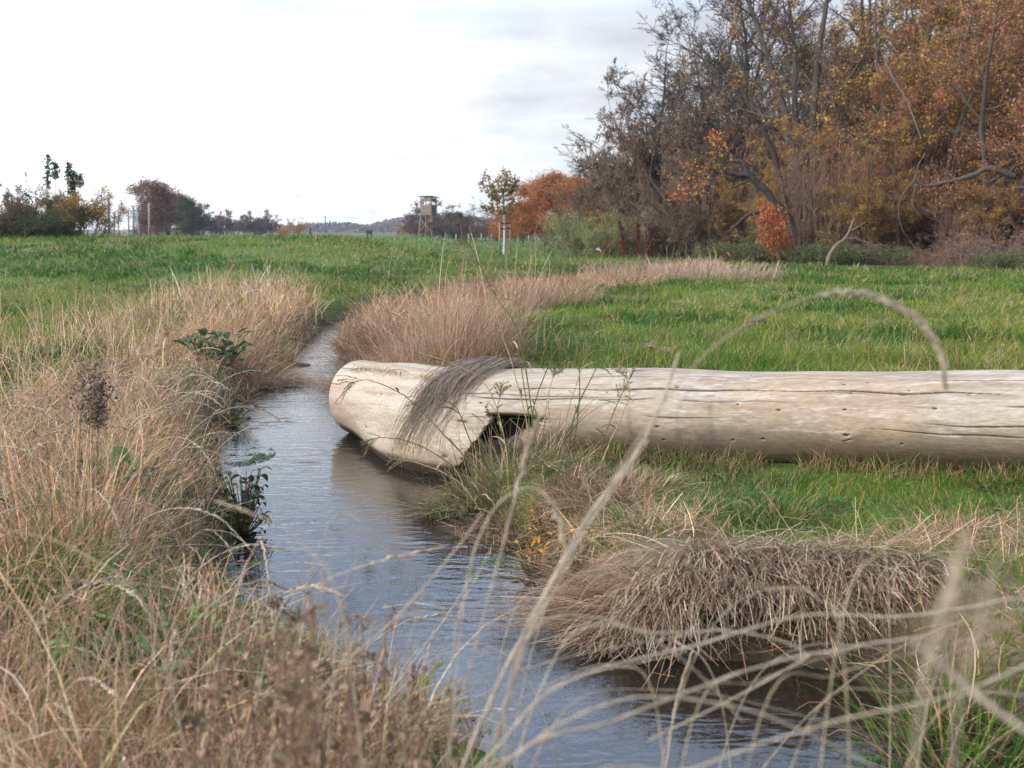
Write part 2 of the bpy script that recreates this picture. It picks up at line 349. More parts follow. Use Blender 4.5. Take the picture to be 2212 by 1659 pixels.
def log_r(s, ph):
    """radius at s along the trunk and angle ph (0 top, +90 towards the stream's near side, 180 underneath)"""
    r = np.interp(s, _s, _pr)
    pn = np.mod(ph + PI, 2 * PI) - PI
    r = r * (1 + .035 * np.sin(2 * pn + s * 1.1) + .02 * np.sin(3 * pn - s * 2.3 + 1) + .018 * np.sin(s * 3.1) + .012 * np.sin(s * 6.7 + 2) * np.cos(pn) + .02 * (fbm(s * 2.2, pn * 1.5 + 9, 33) - .5))
    # flare that ends in the broken hollow
    cen = math.radians(150); w = np.exp(-(np.abs(np.mod(ph, 2 * PI) - cen) / math.radians(50)) ** 3)
    rim = RIM_LO + (RIM_HI - RIM_LO) * sst(math.radians(180), math.radians(92), np.mod(ph, 2 * PI)) + .05 * (fbm(pn * 7, pn * 0, 4) - .5) + .025 * (fbm(pn * 40, pn * 0, 14) - .5)
    fl = sst(S_EL - 1.2, S_EL + .25, s) * .26 * w
    before = s < rim
    wc = np.exp(-(np.abs(np.mod(ph, 2 * PI) - math.radians(124)) / math.radians(36)) ** 4); cav = sst(.12, .6, wc) * np.exp(-((s - rim) / .26) ** 4)
    r = np.where(before, r + fl, r * (1 - .72 * cav) + 0)
    # knots
    for ks, kp, kr, kh in ((S_EL + 2.55, 99, .055, .015), (S_EL + 2.80, 92, .09, .009), (S_EL + 1.95, 100, .05, .004), (S_EL + 1.6, 108, .06, -.006)):
        a_ = np.arctan2(.28 * (ph - math.radians(kp)), s - ks); d = np.sqrt((s - ks) ** 2 + (np.interp(s, _s, _pr) * (ph - math.radians(kp))) ** 2) / kr * (1 + .22 * np.sin(2 * a_ + kp) + .14 * np.sin(5 * a_))
        r = r + kh * np.exp(-d ** 2) - .22 * kh * np.exp(-((d - .8) / .12) ** 2) * (np.sin(a_ * 1.5 + kp) > -.2) - (.018 * np.exp(-((d * kr - .0) / .011) ** 2) if kr == .055 else 0)
    # long drying cracks that run with the grain
    for cs, ce, cp, slope, dep in ((.55, 3.5, 44, 2.2, .020), (.3, 1.5, 62, -2, .010), (2.9, 4.2, 84, 2, .008), (2.2, 2.9, 50, 3, .005), (3.3, 4.4, 66, -2, .006), (-2, -.55, 38, -6, .007), (-2, -1.2, 88, 3, .007), (.25, .9, 88, -4, .005), (1.3, 1.9, 83, 2, .006), (2.6, 3.6, 92, 3, .006), (.9, 3.9, 22, 3, .006), (-1.6, -.9, 60, 4, .005), (.1, 1.3, 55, 3, .005), (1.5, 2.4, 62, 2, .004), (-1.9, -1.3, 105, 0, .005)):
        c0 = np.radians(cp + slope * (s - S_EL - cs) + 2.5 * (fbm(s * 3, s * 0 + cp, 8) - .5) + 1.0 * np.sin(s * 11 + cp))
        d = np.interp(s, _s, _pr) * (pn - c0); wdt = .0035 + .002 * np.sin(s * 5 + cp)
        r = r - dep * np.exp(-(d / wdt) ** 2) * sst(S_EL + cs, S_EL + cs + .15, s) * sst(S_EL + ce, S_EL + ce - .25, s)
    # beetle holes and nicks
    hr = R(5)
    for _ in range(46):
        hs, hp = hr.uniform(-1.7, 3.6) + S_EL, math.radians(hr.uniform(15, 125)); e = hr.uniform(.6, 2.8)
        ds, dp = (s - hs), .28 * (pn - hp); sz = hr.uniform(.004, .009)
        r = r - .012 * np.exp(-((ds / (sz * e)) ** 2 + (dp / sz) ** 2))
    return r
def log_pt(s, ph, off=0.0):
    P, T, f, upv = log_axis(s); r = (log_r(s, ph) + off)[..., None]
    return P + r * (np.cos(ph)[..., None] * upv + np.sin(ph)[..., None] * f)
def log_obj():
    ss = np.concatenate([np.arange(0, S_EL - .05, .006), np.arange(S_EL - .05, S_EL + .7, .003), np.arange(S_EL + .7, 3.9 + S_EL, .006), np.arange(3.9 + S_EL, LLEN, .03)])
    k = 420; ph = np.concatenate([np.linspace(0, math.radians(140), 280, endpoint=False), np.linspace(math.radians(140), math.radians(360), 140, endpoint=False)])
    Sg, Pg = np.meshgrid(ss, ph, indexing='ij'); V = log_pt(Sg, Pg)
    r = log_r(Sg, Pg); base = np.interp(Sg, _s, _pr)
    rel = r / base; m_, k = Sg.shape
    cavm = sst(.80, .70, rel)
    pn = np.mod(Pg + PI, 2 * PI) - PI
    light, mid, warm, dark = np.array([.455, .378, .29]), np.array([.31, .237, .165]), np.array([.39, .275, .17]), np.array([.16, .11, .07])
    f1 = fbm(Sg * 2.2, Pg * 6, 51)[..., None]; f2 = fbm(Sg * 14, Pg * 90, 52)[..., None]; f3 = fbm(Sg * 1.1 + 5, Pg * 1.4, 53)[..., None]
    C = mid + (light - mid) * sst(.35, .65, f1 * .6 + f2 * .4); C = C + (warm - C) * .55 * sst(.45, .7, f3)
    # weathering: wet, dirty underside, darkened further as painted contact shade; rubbed pale top
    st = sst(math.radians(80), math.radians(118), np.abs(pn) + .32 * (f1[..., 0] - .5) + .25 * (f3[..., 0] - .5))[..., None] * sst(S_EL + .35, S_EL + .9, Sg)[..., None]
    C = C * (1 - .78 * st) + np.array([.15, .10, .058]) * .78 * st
    wet = sst(WZ + .10, WZ + .05, V[..., 2] + .02 * (f1[..., 0] - .5))[..., None]; C = C * (1 - wet) + np.array([.05, .035, .022]) * wet
    pale = (sst(.54, .74, .55 * fbm(Sg * 5, Pg * 9, 60) + .45 * fbm(Sg * 24, Pg * 60, 61)) * sst(S_EL + .2, S_EL + .6, Sg))[..., None] * (1 - st); C = C + (np.array([.60, .55, .49]) - C) * .5 * pale
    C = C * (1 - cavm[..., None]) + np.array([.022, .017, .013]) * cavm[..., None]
    for ks, kp in ((S_EL + 2.55, 99), (S_EL + 2.80, 92)):
        d = np.sqrt((Sg - ks) ** 2 + (.28 * (Pg - math.radians(kp))) ** 2)[..., None]
        C = C + (np.array([.42, .30, .18]) - C) * .6 * np.exp(-(d / .07) ** 2)
    dd = (r - .5 * (np.roll(r, 3, 1) + np.roll(r, -3, 1)))[..., None]
    C = C * (1 - .75 * sst(-.0012, -.004, dd) * (1 - cavm[..., None]))
    i = np.arange(m_ - 1)[:, None] * k + np.arange(k)[None]; j = np.arange(m_ - 1)[:, None] * k + (np.arange(k)[None] + 1) % k
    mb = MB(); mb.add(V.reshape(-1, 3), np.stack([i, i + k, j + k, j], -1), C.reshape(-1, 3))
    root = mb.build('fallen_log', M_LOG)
    # sawn ends
    for e, nm in ((0, 'sawn_end'), (m_ - 1, 'sawn_end')):
        ring = V[e]; cc = ring.mean(0); q = np.linspace(1, 0, 12)[:, None, None]; W = cc + (ring - cc)[None] * q
        P, T, f, up_ = log_axis(np.array([ss[e]])); W = W + (T[0] * (.004 if e else -.004)) * (1 - (1 - q) * .3)
        i = np.arange(11)[:, None] * k + np.arange(k)[None]; j = np.arange(11)[:, None] * k + (np.arange(k)[None] + 1) % k
        c = np.array([.40, .31, .21]) * (.85 + .15 * np.sin(q * 60)); c = np.broadcast_to(c, W.shape)
        m2 = MB(); Fc = np.stack([i, j, j + k, i + k], -1); m2.add(W.reshape(-1, 3), Fc if e else Fc[..., ::-1], c.reshape(-1, 3)); m2.build(nm, M_LOG, root)
    return root
m, nt = newmat('weathered_wood'); L = nt.links.new
at = nd(nt, 'ShaderNodeAttribute', attribute_name='col'); tc = nd(nt, 'ShaderNodeTexCoord')
mp = nd(nt, 'ShaderNodeMapping'); mp.inputs['Rotation'].default_value = (0, 0, .28); mp.inputs['Scale'].default_value = (4, 60, 60); L(tc.outputs['Object'], mp.inputs[0])
nz = nd(nt, 'ShaderNodeTexNoise'); nz.inputs['Scale'].default_value = 1.0; nz.inputs['Detail'].default_value = 6; nz.inputs['Roughness'].default_value = .65; L(mp.outputs[0], nz.inputs['Vector'])
mr = nd(nt, 'ShaderNodeMapRange'); mr.inputs['From Min'].default_value = .3; mr.inputs['From Max'].default_value = .7; mr.inputs['To Min'].default_value = .74; mr.inputs['To Max'].default_value = 1.2
L(nz.outputs['Fac'], mr.inputs['Value'])
s3 = nd(nt, 'ShaderNodeVectorMath', operation='SCALE'); L(at.outputs['Color'], s3.inputs[0]); L(mr.outputs[0], s3.inputs['Scale'])
p = nd(nt, 'ShaderNodeBsdfPrincipled'); p.inputs['Roughness'].default_value = .75; p.inputs['Specular IOR Level'].default_value = .25
bp = nd(nt, 'ShaderNodeBump'); bp.inputs['Strength'].default_value = .5; bp.inputs['Distance'].default_value = .004; L(nz.outputs['Fac'], bp.inputs['Height'])
L(s3.outputs[0], p.inputs['Base Color']); L(bp.outputs[0], p.inputs['Normal']); out(nt, p.outputs[0]); M_LOG = m
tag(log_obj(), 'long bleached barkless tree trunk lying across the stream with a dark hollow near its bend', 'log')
# ================================================================ grass
def blades(mb, rng, x, y, length, width, lean, curl, az, colr, segs=3, drift=0.0, z0=None, tip=.15, matted=0.0, zfun=True, clampw=False):
    """curved blades: lean = angle from upright at the base, curl = further bend up to the tip (radians)"""
    N = len(x)
    if N == 0: return
    z = ground(x, y) if z0 is None else z0
    P = np.empty((N, segs + 1, 3)); P[:, 0] = np.stack([x, y, z - .01], 1)
    sl = length / segs
    for k in range(segs):
        t = (k + .5) / segs; th = lean + curl * t ** 1.3; a_ = az + drift * t
        d = np.stack([np.sin(th) * np.cos(a_), np.sin(th) * np.sin(a_), np.cos(th)], 1)
        P[:, k + 1] = P[:, k] + d * sl[:, None]
    if zfun:
        zb = z.min() if False else None
        lo = np.maximum(np.minimum(z[:, None], 9) - .25, WZ + .01)
        P[:, 1:, 2] = np.maximum(P[:, 1:, 2], lo + rng.uniform(0, .04, (N, 1)))
    sa = az + PI / 2 + rng.normal(0, .7, N)
    side = np.stack([np.cos(sa), np.sin(sa), rng.normal(0, .25, N)], 1); side = norm(side)
    prof = 1 - (1 - tip) * np.linspace(0, 1, segs + 1) ** 1.6
    ribbons(mb, P, width[:, None] * prof, side, colr)
def fan(rng, n, y0, y1, half=.60, power=0.0):
    y = np.exp(rng.uniform(math.log(y0), math.log(y1), n)); x = rng.uniform(-half, half, n) * (y + .8); return x, y
GREEN = [(4, (0.110, 0.202, 0.023)), (3, (0.084, 0.161, 0.021)), (2, (0.167, 0.233, 0.032)), (1.4, (0.251, 0.251, 0.045)), (1.3, (0.440, 0.295, 0.137))]
DARKG = [(4, (0.054, 0.113, 0.022)), (3, (0.069, 0.139, 0.025)), (1, (0.106, 0.165, 0.033))]
YELG = [(3, (0.223, 0.243, 0.037)), (3, (0.160, 0.224, 0.033)), (2, (0.330, 0.278, 0.066)), (1.5, (0.489, 0.323, 0.178))]
TAN = [(4, (0.518, 0.332, 0.184)), (2.5, (0.415, 0.249, 0.130)), (2.4, (0.645, 0.445, 0.280)), (1.8, (0.230, 0.130, 0.067)), (1.0, (0.737, 0.549, 0.377)), (.5, (0.173, 0.186, 0.058))]
GREY = [(4, (0.432, 0.286, 0.180)), (3, (0.324, 0.200, 0.119)), (2, (0.528, 0.367, 0.237)), (1, (0.204, 0.119, 0.067))]
WARM = [(4, (0.465, 0.285, 0.159)), (3, (0.372, 0.217, 0.112)), (2, (0.558, 0.370, 0.205)), (1, (0.256, 0.148, 0.077))]
def in_dry(x, y): return inside(x, y, LEFTDRY) | inside(x, y, BACKDRY) | inside(x, y, RIGHTDRY)
def wood_m(x, y): return (sst(37, 39, y - .25 * (x - 18)) * sst(9, 12, x - .02 * y)) > .5

def field_grass(seed, n, y0, y1, segs, side=None):
    rng = R(seed); x, y = fan(rng, n, y0, y1)
    near = y < 60; sd = np.full(len(x), 99.0); sd[near] = sdist(x[near], y[near])
    edge = .35 * (fbm(x * 1.3, y * 1.3, 71) - .5)
    dry = in_dry(x + edge, y + edge * 1.5); lp = (rng.random(len(x)) < np.where(inside(x, y, RIGHTDRY), .62, .18))
    k = (sd > .06) & (~dry | lp) & ~wood_m(x, y)
    # nothing grows through the trunk
    k &= ~((np.abs(y - (6.92 - .27 * np.maximum(x, 0) - .9 * np.minimum(x, 0))) < .24) & (x > -1.3) & (x < 4.4))
    k &= ~((x > -.7) & (x < .45) & (y > 5.9) & (y < 6.95) & (rng.random(len(x)) < .93))
    x, y, dry = x[k], y[k], dry[k]; N = len(x)
    lush = fbm(x * .55, y * .55, 41); clump = fbm(x * 2.6, y * 2.6, 42); yel = fbm(x * .22 + 3, y * .22, 43); pat = fbm(x * .9, y * .9, 48)
    base = .05 + sst(8, 18, y) * sst(27, 21, y) * .26 * sst(1, -1.5, x)
    c = pick(rng, GREEN, N); cd_, cy_ = pick(rng, DARKG, N), pick(rng, YELG, N)
    dm = sst(.50, .68, lush + .25 * sst(24, 30, y) * (x < 3) * sst(34, 30, y)) ; ym = sst(.44, .60, yel + base - .12 * sst(25, 30, y))
    u_ = rng.random(N); c = np.where((u_ < dm * .85)[:, None], cd_, c); c = np.where((rng.random(N) < ym * .75)[:, None] & (u_ >= dm * .85)[:, None], cy_, c)
    dt = sst(.60, .74, pat) * .5 + .05; c = np.where((rng.random(N) < dt)[:, None], pick(rng, [(2, (.40, .31, .17)), (1, (.30, .21, .11)), (1, (.24, .24, .08))], N, .2), c)
    hgt = (.045 + .105 * sst(.3, .75, clump) * (.5 + lush)) * rng.uniform(.6, 1.4, N)
    hgt = np.where(x > -1.0, hgt * (1 + .35 * sst(6.5, 8, y) * sst(14, 9, y)), hgt)
    hgt = hgt * (1 + .3 * sst(20, 60, y))
    hgt = np.where((y < 6.75) & (x > 0), hgt * .55, hgt)
    w = np.maximum(.0032, .00075 * y) * rng.uniform(.6, 1.4, N) * (1 + .5 * dm)
    hf = fbm(x * 1.1, y * 1.1, 77) * 4 * PI
    blades(mbs, rng, x, y, hgt * 1.25, w, np.abs(rng.normal(.45, .3, N)), rng.uniform(.2, 1.7, N), hf + rng.normal(0, 1.4, N), c, segs)
for nm, seed, n_, y0, y1, sg in (('grass', 1, 215000, 3.0, 13, 3), ('grass', 2, 190000, 13, 44, 2), ('grass', 3, 42000, 44, 150, 1)):
    mbs = MB(); field_grass(seed, n_, y0, y1, sg); tag(mbs.build(nm, M_GRASS), kind='stuff')

def sample_poly(rng, poly, n, bias=None, ymin=.95):
    lo, hi = poly.min(0), poly.max(0); X, Y = [], []; tot = 0
    while tot < n:
        x = rng.uniform(lo[0], hi[0], n * 2); y = rng.uniform(lo[1], hi[1], n * 2)
        k = inside(x, y, poly) & (y > ymin)
        if bias is not None: k &= rng.random(len(x)) < bias(x, y)
        X.append(x[k]); Y.append(y[k]); tot += k.sum()
    return np.concatenate(X)[:n], np.concatenate(Y)[:n]
def vis(x, y): return np.abs(x) < .60 * y + .9

def dry_zone(mb, seed, poly, n, lens, pal, bias=None, leanm=.45, curlm=1.1, wid=.0030, segs=5, sdmin=-.02, azf=None, clumpf=2.2, hmod=None, azj=1.3):
    rng = R(seed); x, y = sample_poly(rng, poly, n, bias); sd = sdist(x, y); k = (sd > sdmin) & (rng.random(len(x)) < .22 + 1.2 * sst(.36, .60, fbm(x * 3.4, y * 3.4, 57))); x, y, sd = x[k], y[k], sd[k]; N = len(x)
    cl = fbm(x * clumpf, y * clumpf, seed + 3); L_ = rng.uniform(*lens, N) * (.55 + .9 * sst(.3, .7, cl))
    if hmod is not None: L_ = L_ * hmod(x, y)
    flow = fbm(x * .9, y * .9, seed + 5) * 5 * PI
    az = flow + rng.normal(0, azj, N)
    if azf is not None:
        a2, wt = azf(x, y, sd); s_, c_ = np.sin(az) + wt * np.sin(a2), np.cos(az) + wt * np.cos(a2); az = np.arctan2(s_, c_) + rng.normal(0, .35, N)
    ln = np.abs(rng.normal(leanm, .35, N)); cu = np.abs(rng.normal(curlm, .6, N))
    w = np.maximum(wid, .00062 * np.hypot(x, y)) * rng.uniform(.5, 1.4, N)
    c = pick(rng, pal, N, .25) * (.8 + .45 * cl[:, None])
    blades(mb, rng, x, y, L_, w, ln, cu, az, c, segs, rng.normal(0, .8, N), tip=.35)
def to_water(x, y, sd):                    # direction downhill to the stream
    e = .05; gx = sdist(x + e, y) - sd; gy = sdist(x, y + e) - sd
    return np.arctan2(-gy, -gx), .9 * sst(.7, .1, sd)

# left bank: tall matted dry grass
mb = MB()
bl = lambda x, y: np.clip(vis(x, y) * (.30 + .9 * sst(9, 3, y)) , 0, 1)
hm = lambda x, y: (.72 + .28 * sst(3.0, 1.8, y)) * (1 - .35 * sst(.75, .1, sdist(x, y)))
dry_zone(mb, 11, LEFTDRY, 44000, (.16, .42), TAN, bl, .55, 1.3, .0046, 5, .0, to_water, hmod=hm)
dry_zone(mb, 12, LEFTDRY, 9000, (.28, .62), TAN, bl, .6, 1.7, .0050, 6, .02, to_water, hmod=hm)
dry_zone(mb, 13, LEFTDRY, 16000, (.10, .30), WARM, bl, 1.2, .6, .0045, 3, .0)
tag(mb.build('dry_grass', M_DRY), kind='stuff')
# sparse tan stalks spreading into the green beyond the left bank
mb = MB(); SPARSE = np.vstack([P2([(700, 660), (600, 620), (400, 640), (250, 690), (60, 760), (-200, 860)]), P2([(-200, 1000), (200, 830), (450, 730), (660, 690)])])
dry_zone(mb, 14, SPARSE, 5200, (.2, .5), TAN, None, .2, .7, .0026, 5)
tag(mb.build('dry_grass', M_DRY), kind='stuff')
# band behind the trunk
mb = MB()
bb = lambda x, y: np.clip((11.5 / y) ** 1.6, 0, 1)
dry_zone(mb, 15, BACKDRY, 46000, (.15, .46), GREY + WARM + TAN + [(3, (.13, .085, .05))], bb, .5, 1.2, .0058, 5, .0, None, hmod=lambda x, y: (.45 + 1.1 * fbm(x * .7, y * .7, 133)) * (.55 + .3 * sst(26, 12, y) + .35 * sst(9.5, 10.6, y) * sst(14, 12, y) * sst(.6, -.3, x)))
dry_zone(mb, 16, BACKDRY, 16000, (.15, .4), WARM, bb, .8, .9, .003, 4, .0)
dry_zone(mb, 155, BACKDRY, 420, (.5, 1.05), TAN + [(4, (.20, .13, .08))], bb, .12, .7, .0052, 9, .0)
tag(mb.build('dry_grass', M_DRY), kind='stuff')
# right bank: cut straw and short matted grass
mb = MB()
br = lambda x, y: np.clip(.35 + .9 * (fbm(x * 1.2, y * 1.2, 90) > .45), 0, 1)
dry_zone(mb, 17, RIGHTDRY, 22000, (.05, .20), WARM, br, 1.4, .2, .0042, 3, .03)
dry_zone(mb, 18, RIGHTDRY, 7000, (.08, .20), GREY, br, 1.0, .7, .0030, 4, .02, to_water)
dry_zone(mb, 19, RIGHTDRY, 8000, (.08, .26), TAN, br, 1.45, .1, .0044, 3, .05)
tag(mb.build('straw_litter', M_DRY), kind='stuff')

# ---- single clumps: each is a thing of its own
def clump(name, label, cat, cx, cy, n, rad, lens, pal, az0=None, spread=.9, lean=.35, curl=1.2, wid=.003, segs=6, seed=0, group=None, z0=None, elong=(1, 1), rot=0.0, mat=None, radial=.9, drift=.9, tip=.3, part='stalks', comb=0):
    rng = R(seed + 1000); r_ = rad * np.sqrt(rng.random(n)); t = rng.uniform(0, 2 * PI, n)
    lx, ly = r_ * np.cos(t) * elong[0], r_ * np.sin(t) * elong[1]
    x = cx + lx * math.cos(rot) - ly * math.sin(rot); y = cy + lx * math.sin(rot) + ly * math.cos(rot)
    az = t + rot + rng.normal(0, .5, n) if az0 is None else az0 + rng.normal(0, spread, n)
    ln = np.abs(rng.normal(lean, .2, n)) * (radial * r_ / rad + (1 - radial)) + .05; mk = rng.random(n) < (.07 if comb else .28); ln = np.where(mk, rng.uniform(.9, 1.5, n), ln); az = np.where(mk, rng.uniform(0, 2 * PI, n), az); cu = np.abs(rng.normal(curl, .45, n))
    mb = MB(); z = (ground(x, y) if z0 is None else np.full(n, z0)); zc = float(z.mean())
    blades(mb, rng, x, y, rng.uniform(*lens, n), np.full(n, wid * 1.25) * rng.uniform(.5, 1.5, n), ln, cu, az, pick(rng, pal, n, .22), segs, rng.normal(0, drift, n), z0=z, tip=tip)
    o = mb.build(name, mat or M_DRY, loc=(cx, cy, zc)); tag(o, label, cat, group); return o
q = G(600, 790, -.1)
clump('grass_clump', 'dense pinkish tan dry grass clump overhanging the far left bend of the stream', 'grass clump', q[0] - .45, q[1] + .25, 2600, .62, (.14, .44), GREY + TAN[:3], None, .9, .8, 1.3, .004, 7, 1, 'dry grass clumps along the stream', elong=(1.1, 1))
q = G(540, 745, 0)
clump('grass_clump', 'taller tan dry grass clump standing on the bank left of the overhanging clump', 'grass clump', q[0] - .1, q[1] + .2, 900, .5, (.2, .5), TAN, None, .9, .4, 1.1, .0035, 7, 2, 'dry grass clumps along the stream')
q = G(940, 790, 0)
clump('grass_clump', 'tall upright reddish tan grass clump standing right behind the trunk', 'grass clump', q[0], q[1], 3600, .62, (.4, .95), GREY, None, .9, .22, .7, .0034, 7, 3, 'dry grass clumps along the stream', elong=(1.25, .8))
q = G(820, 790, -.1)
clump('grass_clump', 'grey tan tangled grass clump beside the water behind the sunken end of the trunk', 'grass clump', q[0], q[1], 2000, .45, (.25, .55), GREY, None, 1.3, .5, 1.0, .0032, 7, 4, 'dry grass clumps along the stream')
q = G(752, 782, -.2)
clump('grass_clump', 'dark red brown wiry stems arching over the water beyond the sawn end of the trunk', 'grass clump', q[0] + .22, q[1] + .1, 650, .25, (.5, 1.0), [(3, (.20, .11, .06)), (2, (.28, .18, .11)), (1, (.40, .31, .22))], PI * 1.02, .55, .4, 1.5, .0034, 9, 5, 'dry grass clumps along the stream', radial=0)
q = G(1120, 660, 0)
clump('grass_clump', 'broad brown grass clump in the middle of the strip beyond the trunk', 'grass clump', q[0], q[1], 1700, .9, (.35, .7), GREY, None, .9, .3, .9, .006, 6, 6, 'dry grass clumps along the stream', elong=(1.4, 1))
q = G(1480, 602, 0)
clump('grass_clump', 'pale pinkish grass clump where the dry strip ends before the green nettles', 'grass clump', q[0], q[1], 2200, 1.7, (.25, .62), [(3, (.44, .31, .21)), (2, (.36, .245, .16)), (1, (.5, .38, .27))], None, .9, .25, .7, .013, 5, 7, 'dry grass clumps along the stream', elong=(1.5, 1))
# drooping clumps on the right bank, hanging to the water
GREYD = [(4, (.44, .32, .21)), (3, (.34, .235, .15)), (3, (.55, .43, .30)), (1.5, (.15, .10, .065))]
for i_, (u_, v_, n_, r_, L_, lab) in enumerate((
        (1385, 1200, 520, .16, (.16, .30), 'leaning left end of the grey brown grass fringe, its stems swept over the water'),
        (1480, 1180, 1150, .22, (.22, .38), 'long grey brown grass clump drooping into the water, left half of the overhanging fringe'),
        (1620, 1175, 1150, .22, (.20, .36), 'thick middle of the brown grass fringe hanging over the near pool'),
        (1750, 1180, 1100, .22, (.20, .35), 'grey brown part of the fringe right of its thick middle'),
        (1860, 1200, 900, .20, (.18, .32), 'shorter end of the brown grass fringe next to the green tussock'))):
    q = G(u_, v_, .02)
    clump('grass_clump', lab, 'grass clump', q[0], q[1], n_, r_, L_, GREYD, -PI / 2 - .55 + .17 * i_, .5, 1.1, 1.0, .0036, 8, 20 + i_, 'grass fringe hanging from the right bank', radial=0, elong=(1.35, .55), tip=.5, drift=.3, comb=1)
q = G(1400, 1330, -.25)
clump('grass_clump', 'flat bundle of washed down grass floating out from the right bank across the water', 'grass clump', q[0] + .12, q[1] + .04, 900, .17, (.35, .72), GREY, PI, .16, 1.35, .35, .0036, 6, 24, z0=WZ + .05, radial=0, elong=(1.3, .7), drift=.15)
# green tussocks
for i_, (u_, v_, n_, r_, L_, lab) in enumerate((
        (2080, 1490, 420, .22, (.2, .42), 'rich green long bladed tussock at the water below the right hand straw'),
        (2200, 1600, 420, .22, (.2, .42), 'darker green tussock on the near right corner of the bank'),
        (60, 1330, 420, .22, (.22, .45), 'green long bladed tussock under the dry stalks on the left side'),
        (180, 1400, 320, .2, (.2, .4), 'small green tussock right of the larger tussock in the left side stalks'),
        (1680, 1110, 500, .16, (.10, .2), 'bright green tuft on the bank between the trunk and the drooping fringe'),
        (560, 740, 260, .25, (.25, .5), 'pale green grass tuft among dry grass at the far left bend'))):
    q = G(u_, v_, -.05)
    clump('grass_tussock', lab, 'grass tussock', q[0], q[1], n_, r_, L_, DARKG + GREEN[:2] + WARM[:2], None, .9, .35, 1.3, .0042, 6, 30 + i_, 'green tussocks on the banks', mat=M_GRASS)

rng = R(66); mb = MB(); n_ = 5200; x = rng.uniform(.35, 4.2, n_); ya = np.interp(x, LOGP[:, 0], LOGP[:, 1]); y = ya - rng.uniform(.20, .46, n_) ** 1.0; k = fbm(x * 3.2, y * 3.2, 67) > .36; x, y = x[k], y[k]; N = len(x)
blades(mb, rng, x, y, rng.uniform(.06, .19, N), rng.uniform(.003, .0055, N), np.abs(rng.normal(.5, .35, N)), rng.uniform(.2, 1.5, N), rng.uniform(0, 2 * PI, N), pick(rng, GREEN + DARKG[:1] + TAN[:2] + WARM[:2], N, .2), 4, tip=.2)
x = rng.uniform(-1.0, 4.2, n_); ya = np.interp(x, LOGP[:, 0], LOGP[:, 1]); y = ya + rng.uniform(.25, .7, n_); k = (fbm(x * 2.2, y * 2.2, 68) > .5) & (sdist(x, y) > .05); x, y = x[k], y[k]; N = len(x)
blades(mb, rng, x, y, rng.uniform(.10, .28, N), rng.uniform(.003, .005, N), np.abs(rng.normal(.5, .35, N)), rng.uniform(.2, 1.5, N), rng.uniform(0, 2 * PI, N), pick(rng, TAN[:3] + WARM[:2] + GREEN[:1], N, .2), 4, tip=.2)
tag(mb.build('grass', M_GRASS), kind='stuff')
# ---- broad leaved plants
def leafy(name, label, cat, cx, cy, n, rad, size, pal, seed=0, h=.15, group=None, z0=None, droop=.6, aspect=.38, stem=True):
    rng = R(seed + 2000); mb = MB(); zc = float(ground(np.array([cx]), np.array([cy]))[0]) if z0 is None else z0
    t = rng.uniform(0, 2 * PI, n); rr = rad * np.sqrt(rng.random(n)); L_ = rng.uniform(.6, 1.3, n) * size
    el = rng.uniform(.1, 1.1, n); S = 6; P = np.empty((n, S, 3)); P[:, 0] = np.stack([cx + rr * np.cos(t) * .8, cy + rr * np.sin(t) * .8, zc + h * rng.random(n)], 1)
    az = t + rng.normal(0, .8, n)
    for k in range(1, S):
        e = el - droop * 1.6 * (k / S) ** 1.3; P[:, k] = P[:, k - 1] + (L_ / S)[:, None] * np.stack([np.cos(e) * np.cos(az), np.cos(e) * np.sin(az), np.sin(e)], 1)
    prof = np.array([.08, .7, 1, .92, .6, .05]); side = np.stack([-np.sin(az), np.cos(az), rng.normal(0, .3, n)], 1)
    ribbons(mb, P, L_[:, None] * aspect * prof, norm(side), pick(rng, pal, n, .15))
    o = mb.build(name, M_LEAF, loc=(cx, cy, zc))
    if stem:
        m2 = MB(); Q = np.stack([np.stack([np.full(n, cx), np.full(n, cy), np.full(n, zc - .01)], 1), .5 * (P[:, 0] + np.array([cx, cy, zc])), P[:, 0]], 1)
        tubes(m2, Q, np.full((n, 3), .0022), 3, pick(rng, [(1, (.10, .13, .04)), (1, (.18, .12, .06))], n)); s_ = m2.build('stem', M_LEAF, o); 
        for vtx in (): pass
        s_.location = (-cx, -cy, -zc)
    return tag(o, label, cat, group)
DOCK = [(3, (.045, .10, .035)), (2, (.06, .13, .045)), (1, (.09, .10, .04))]
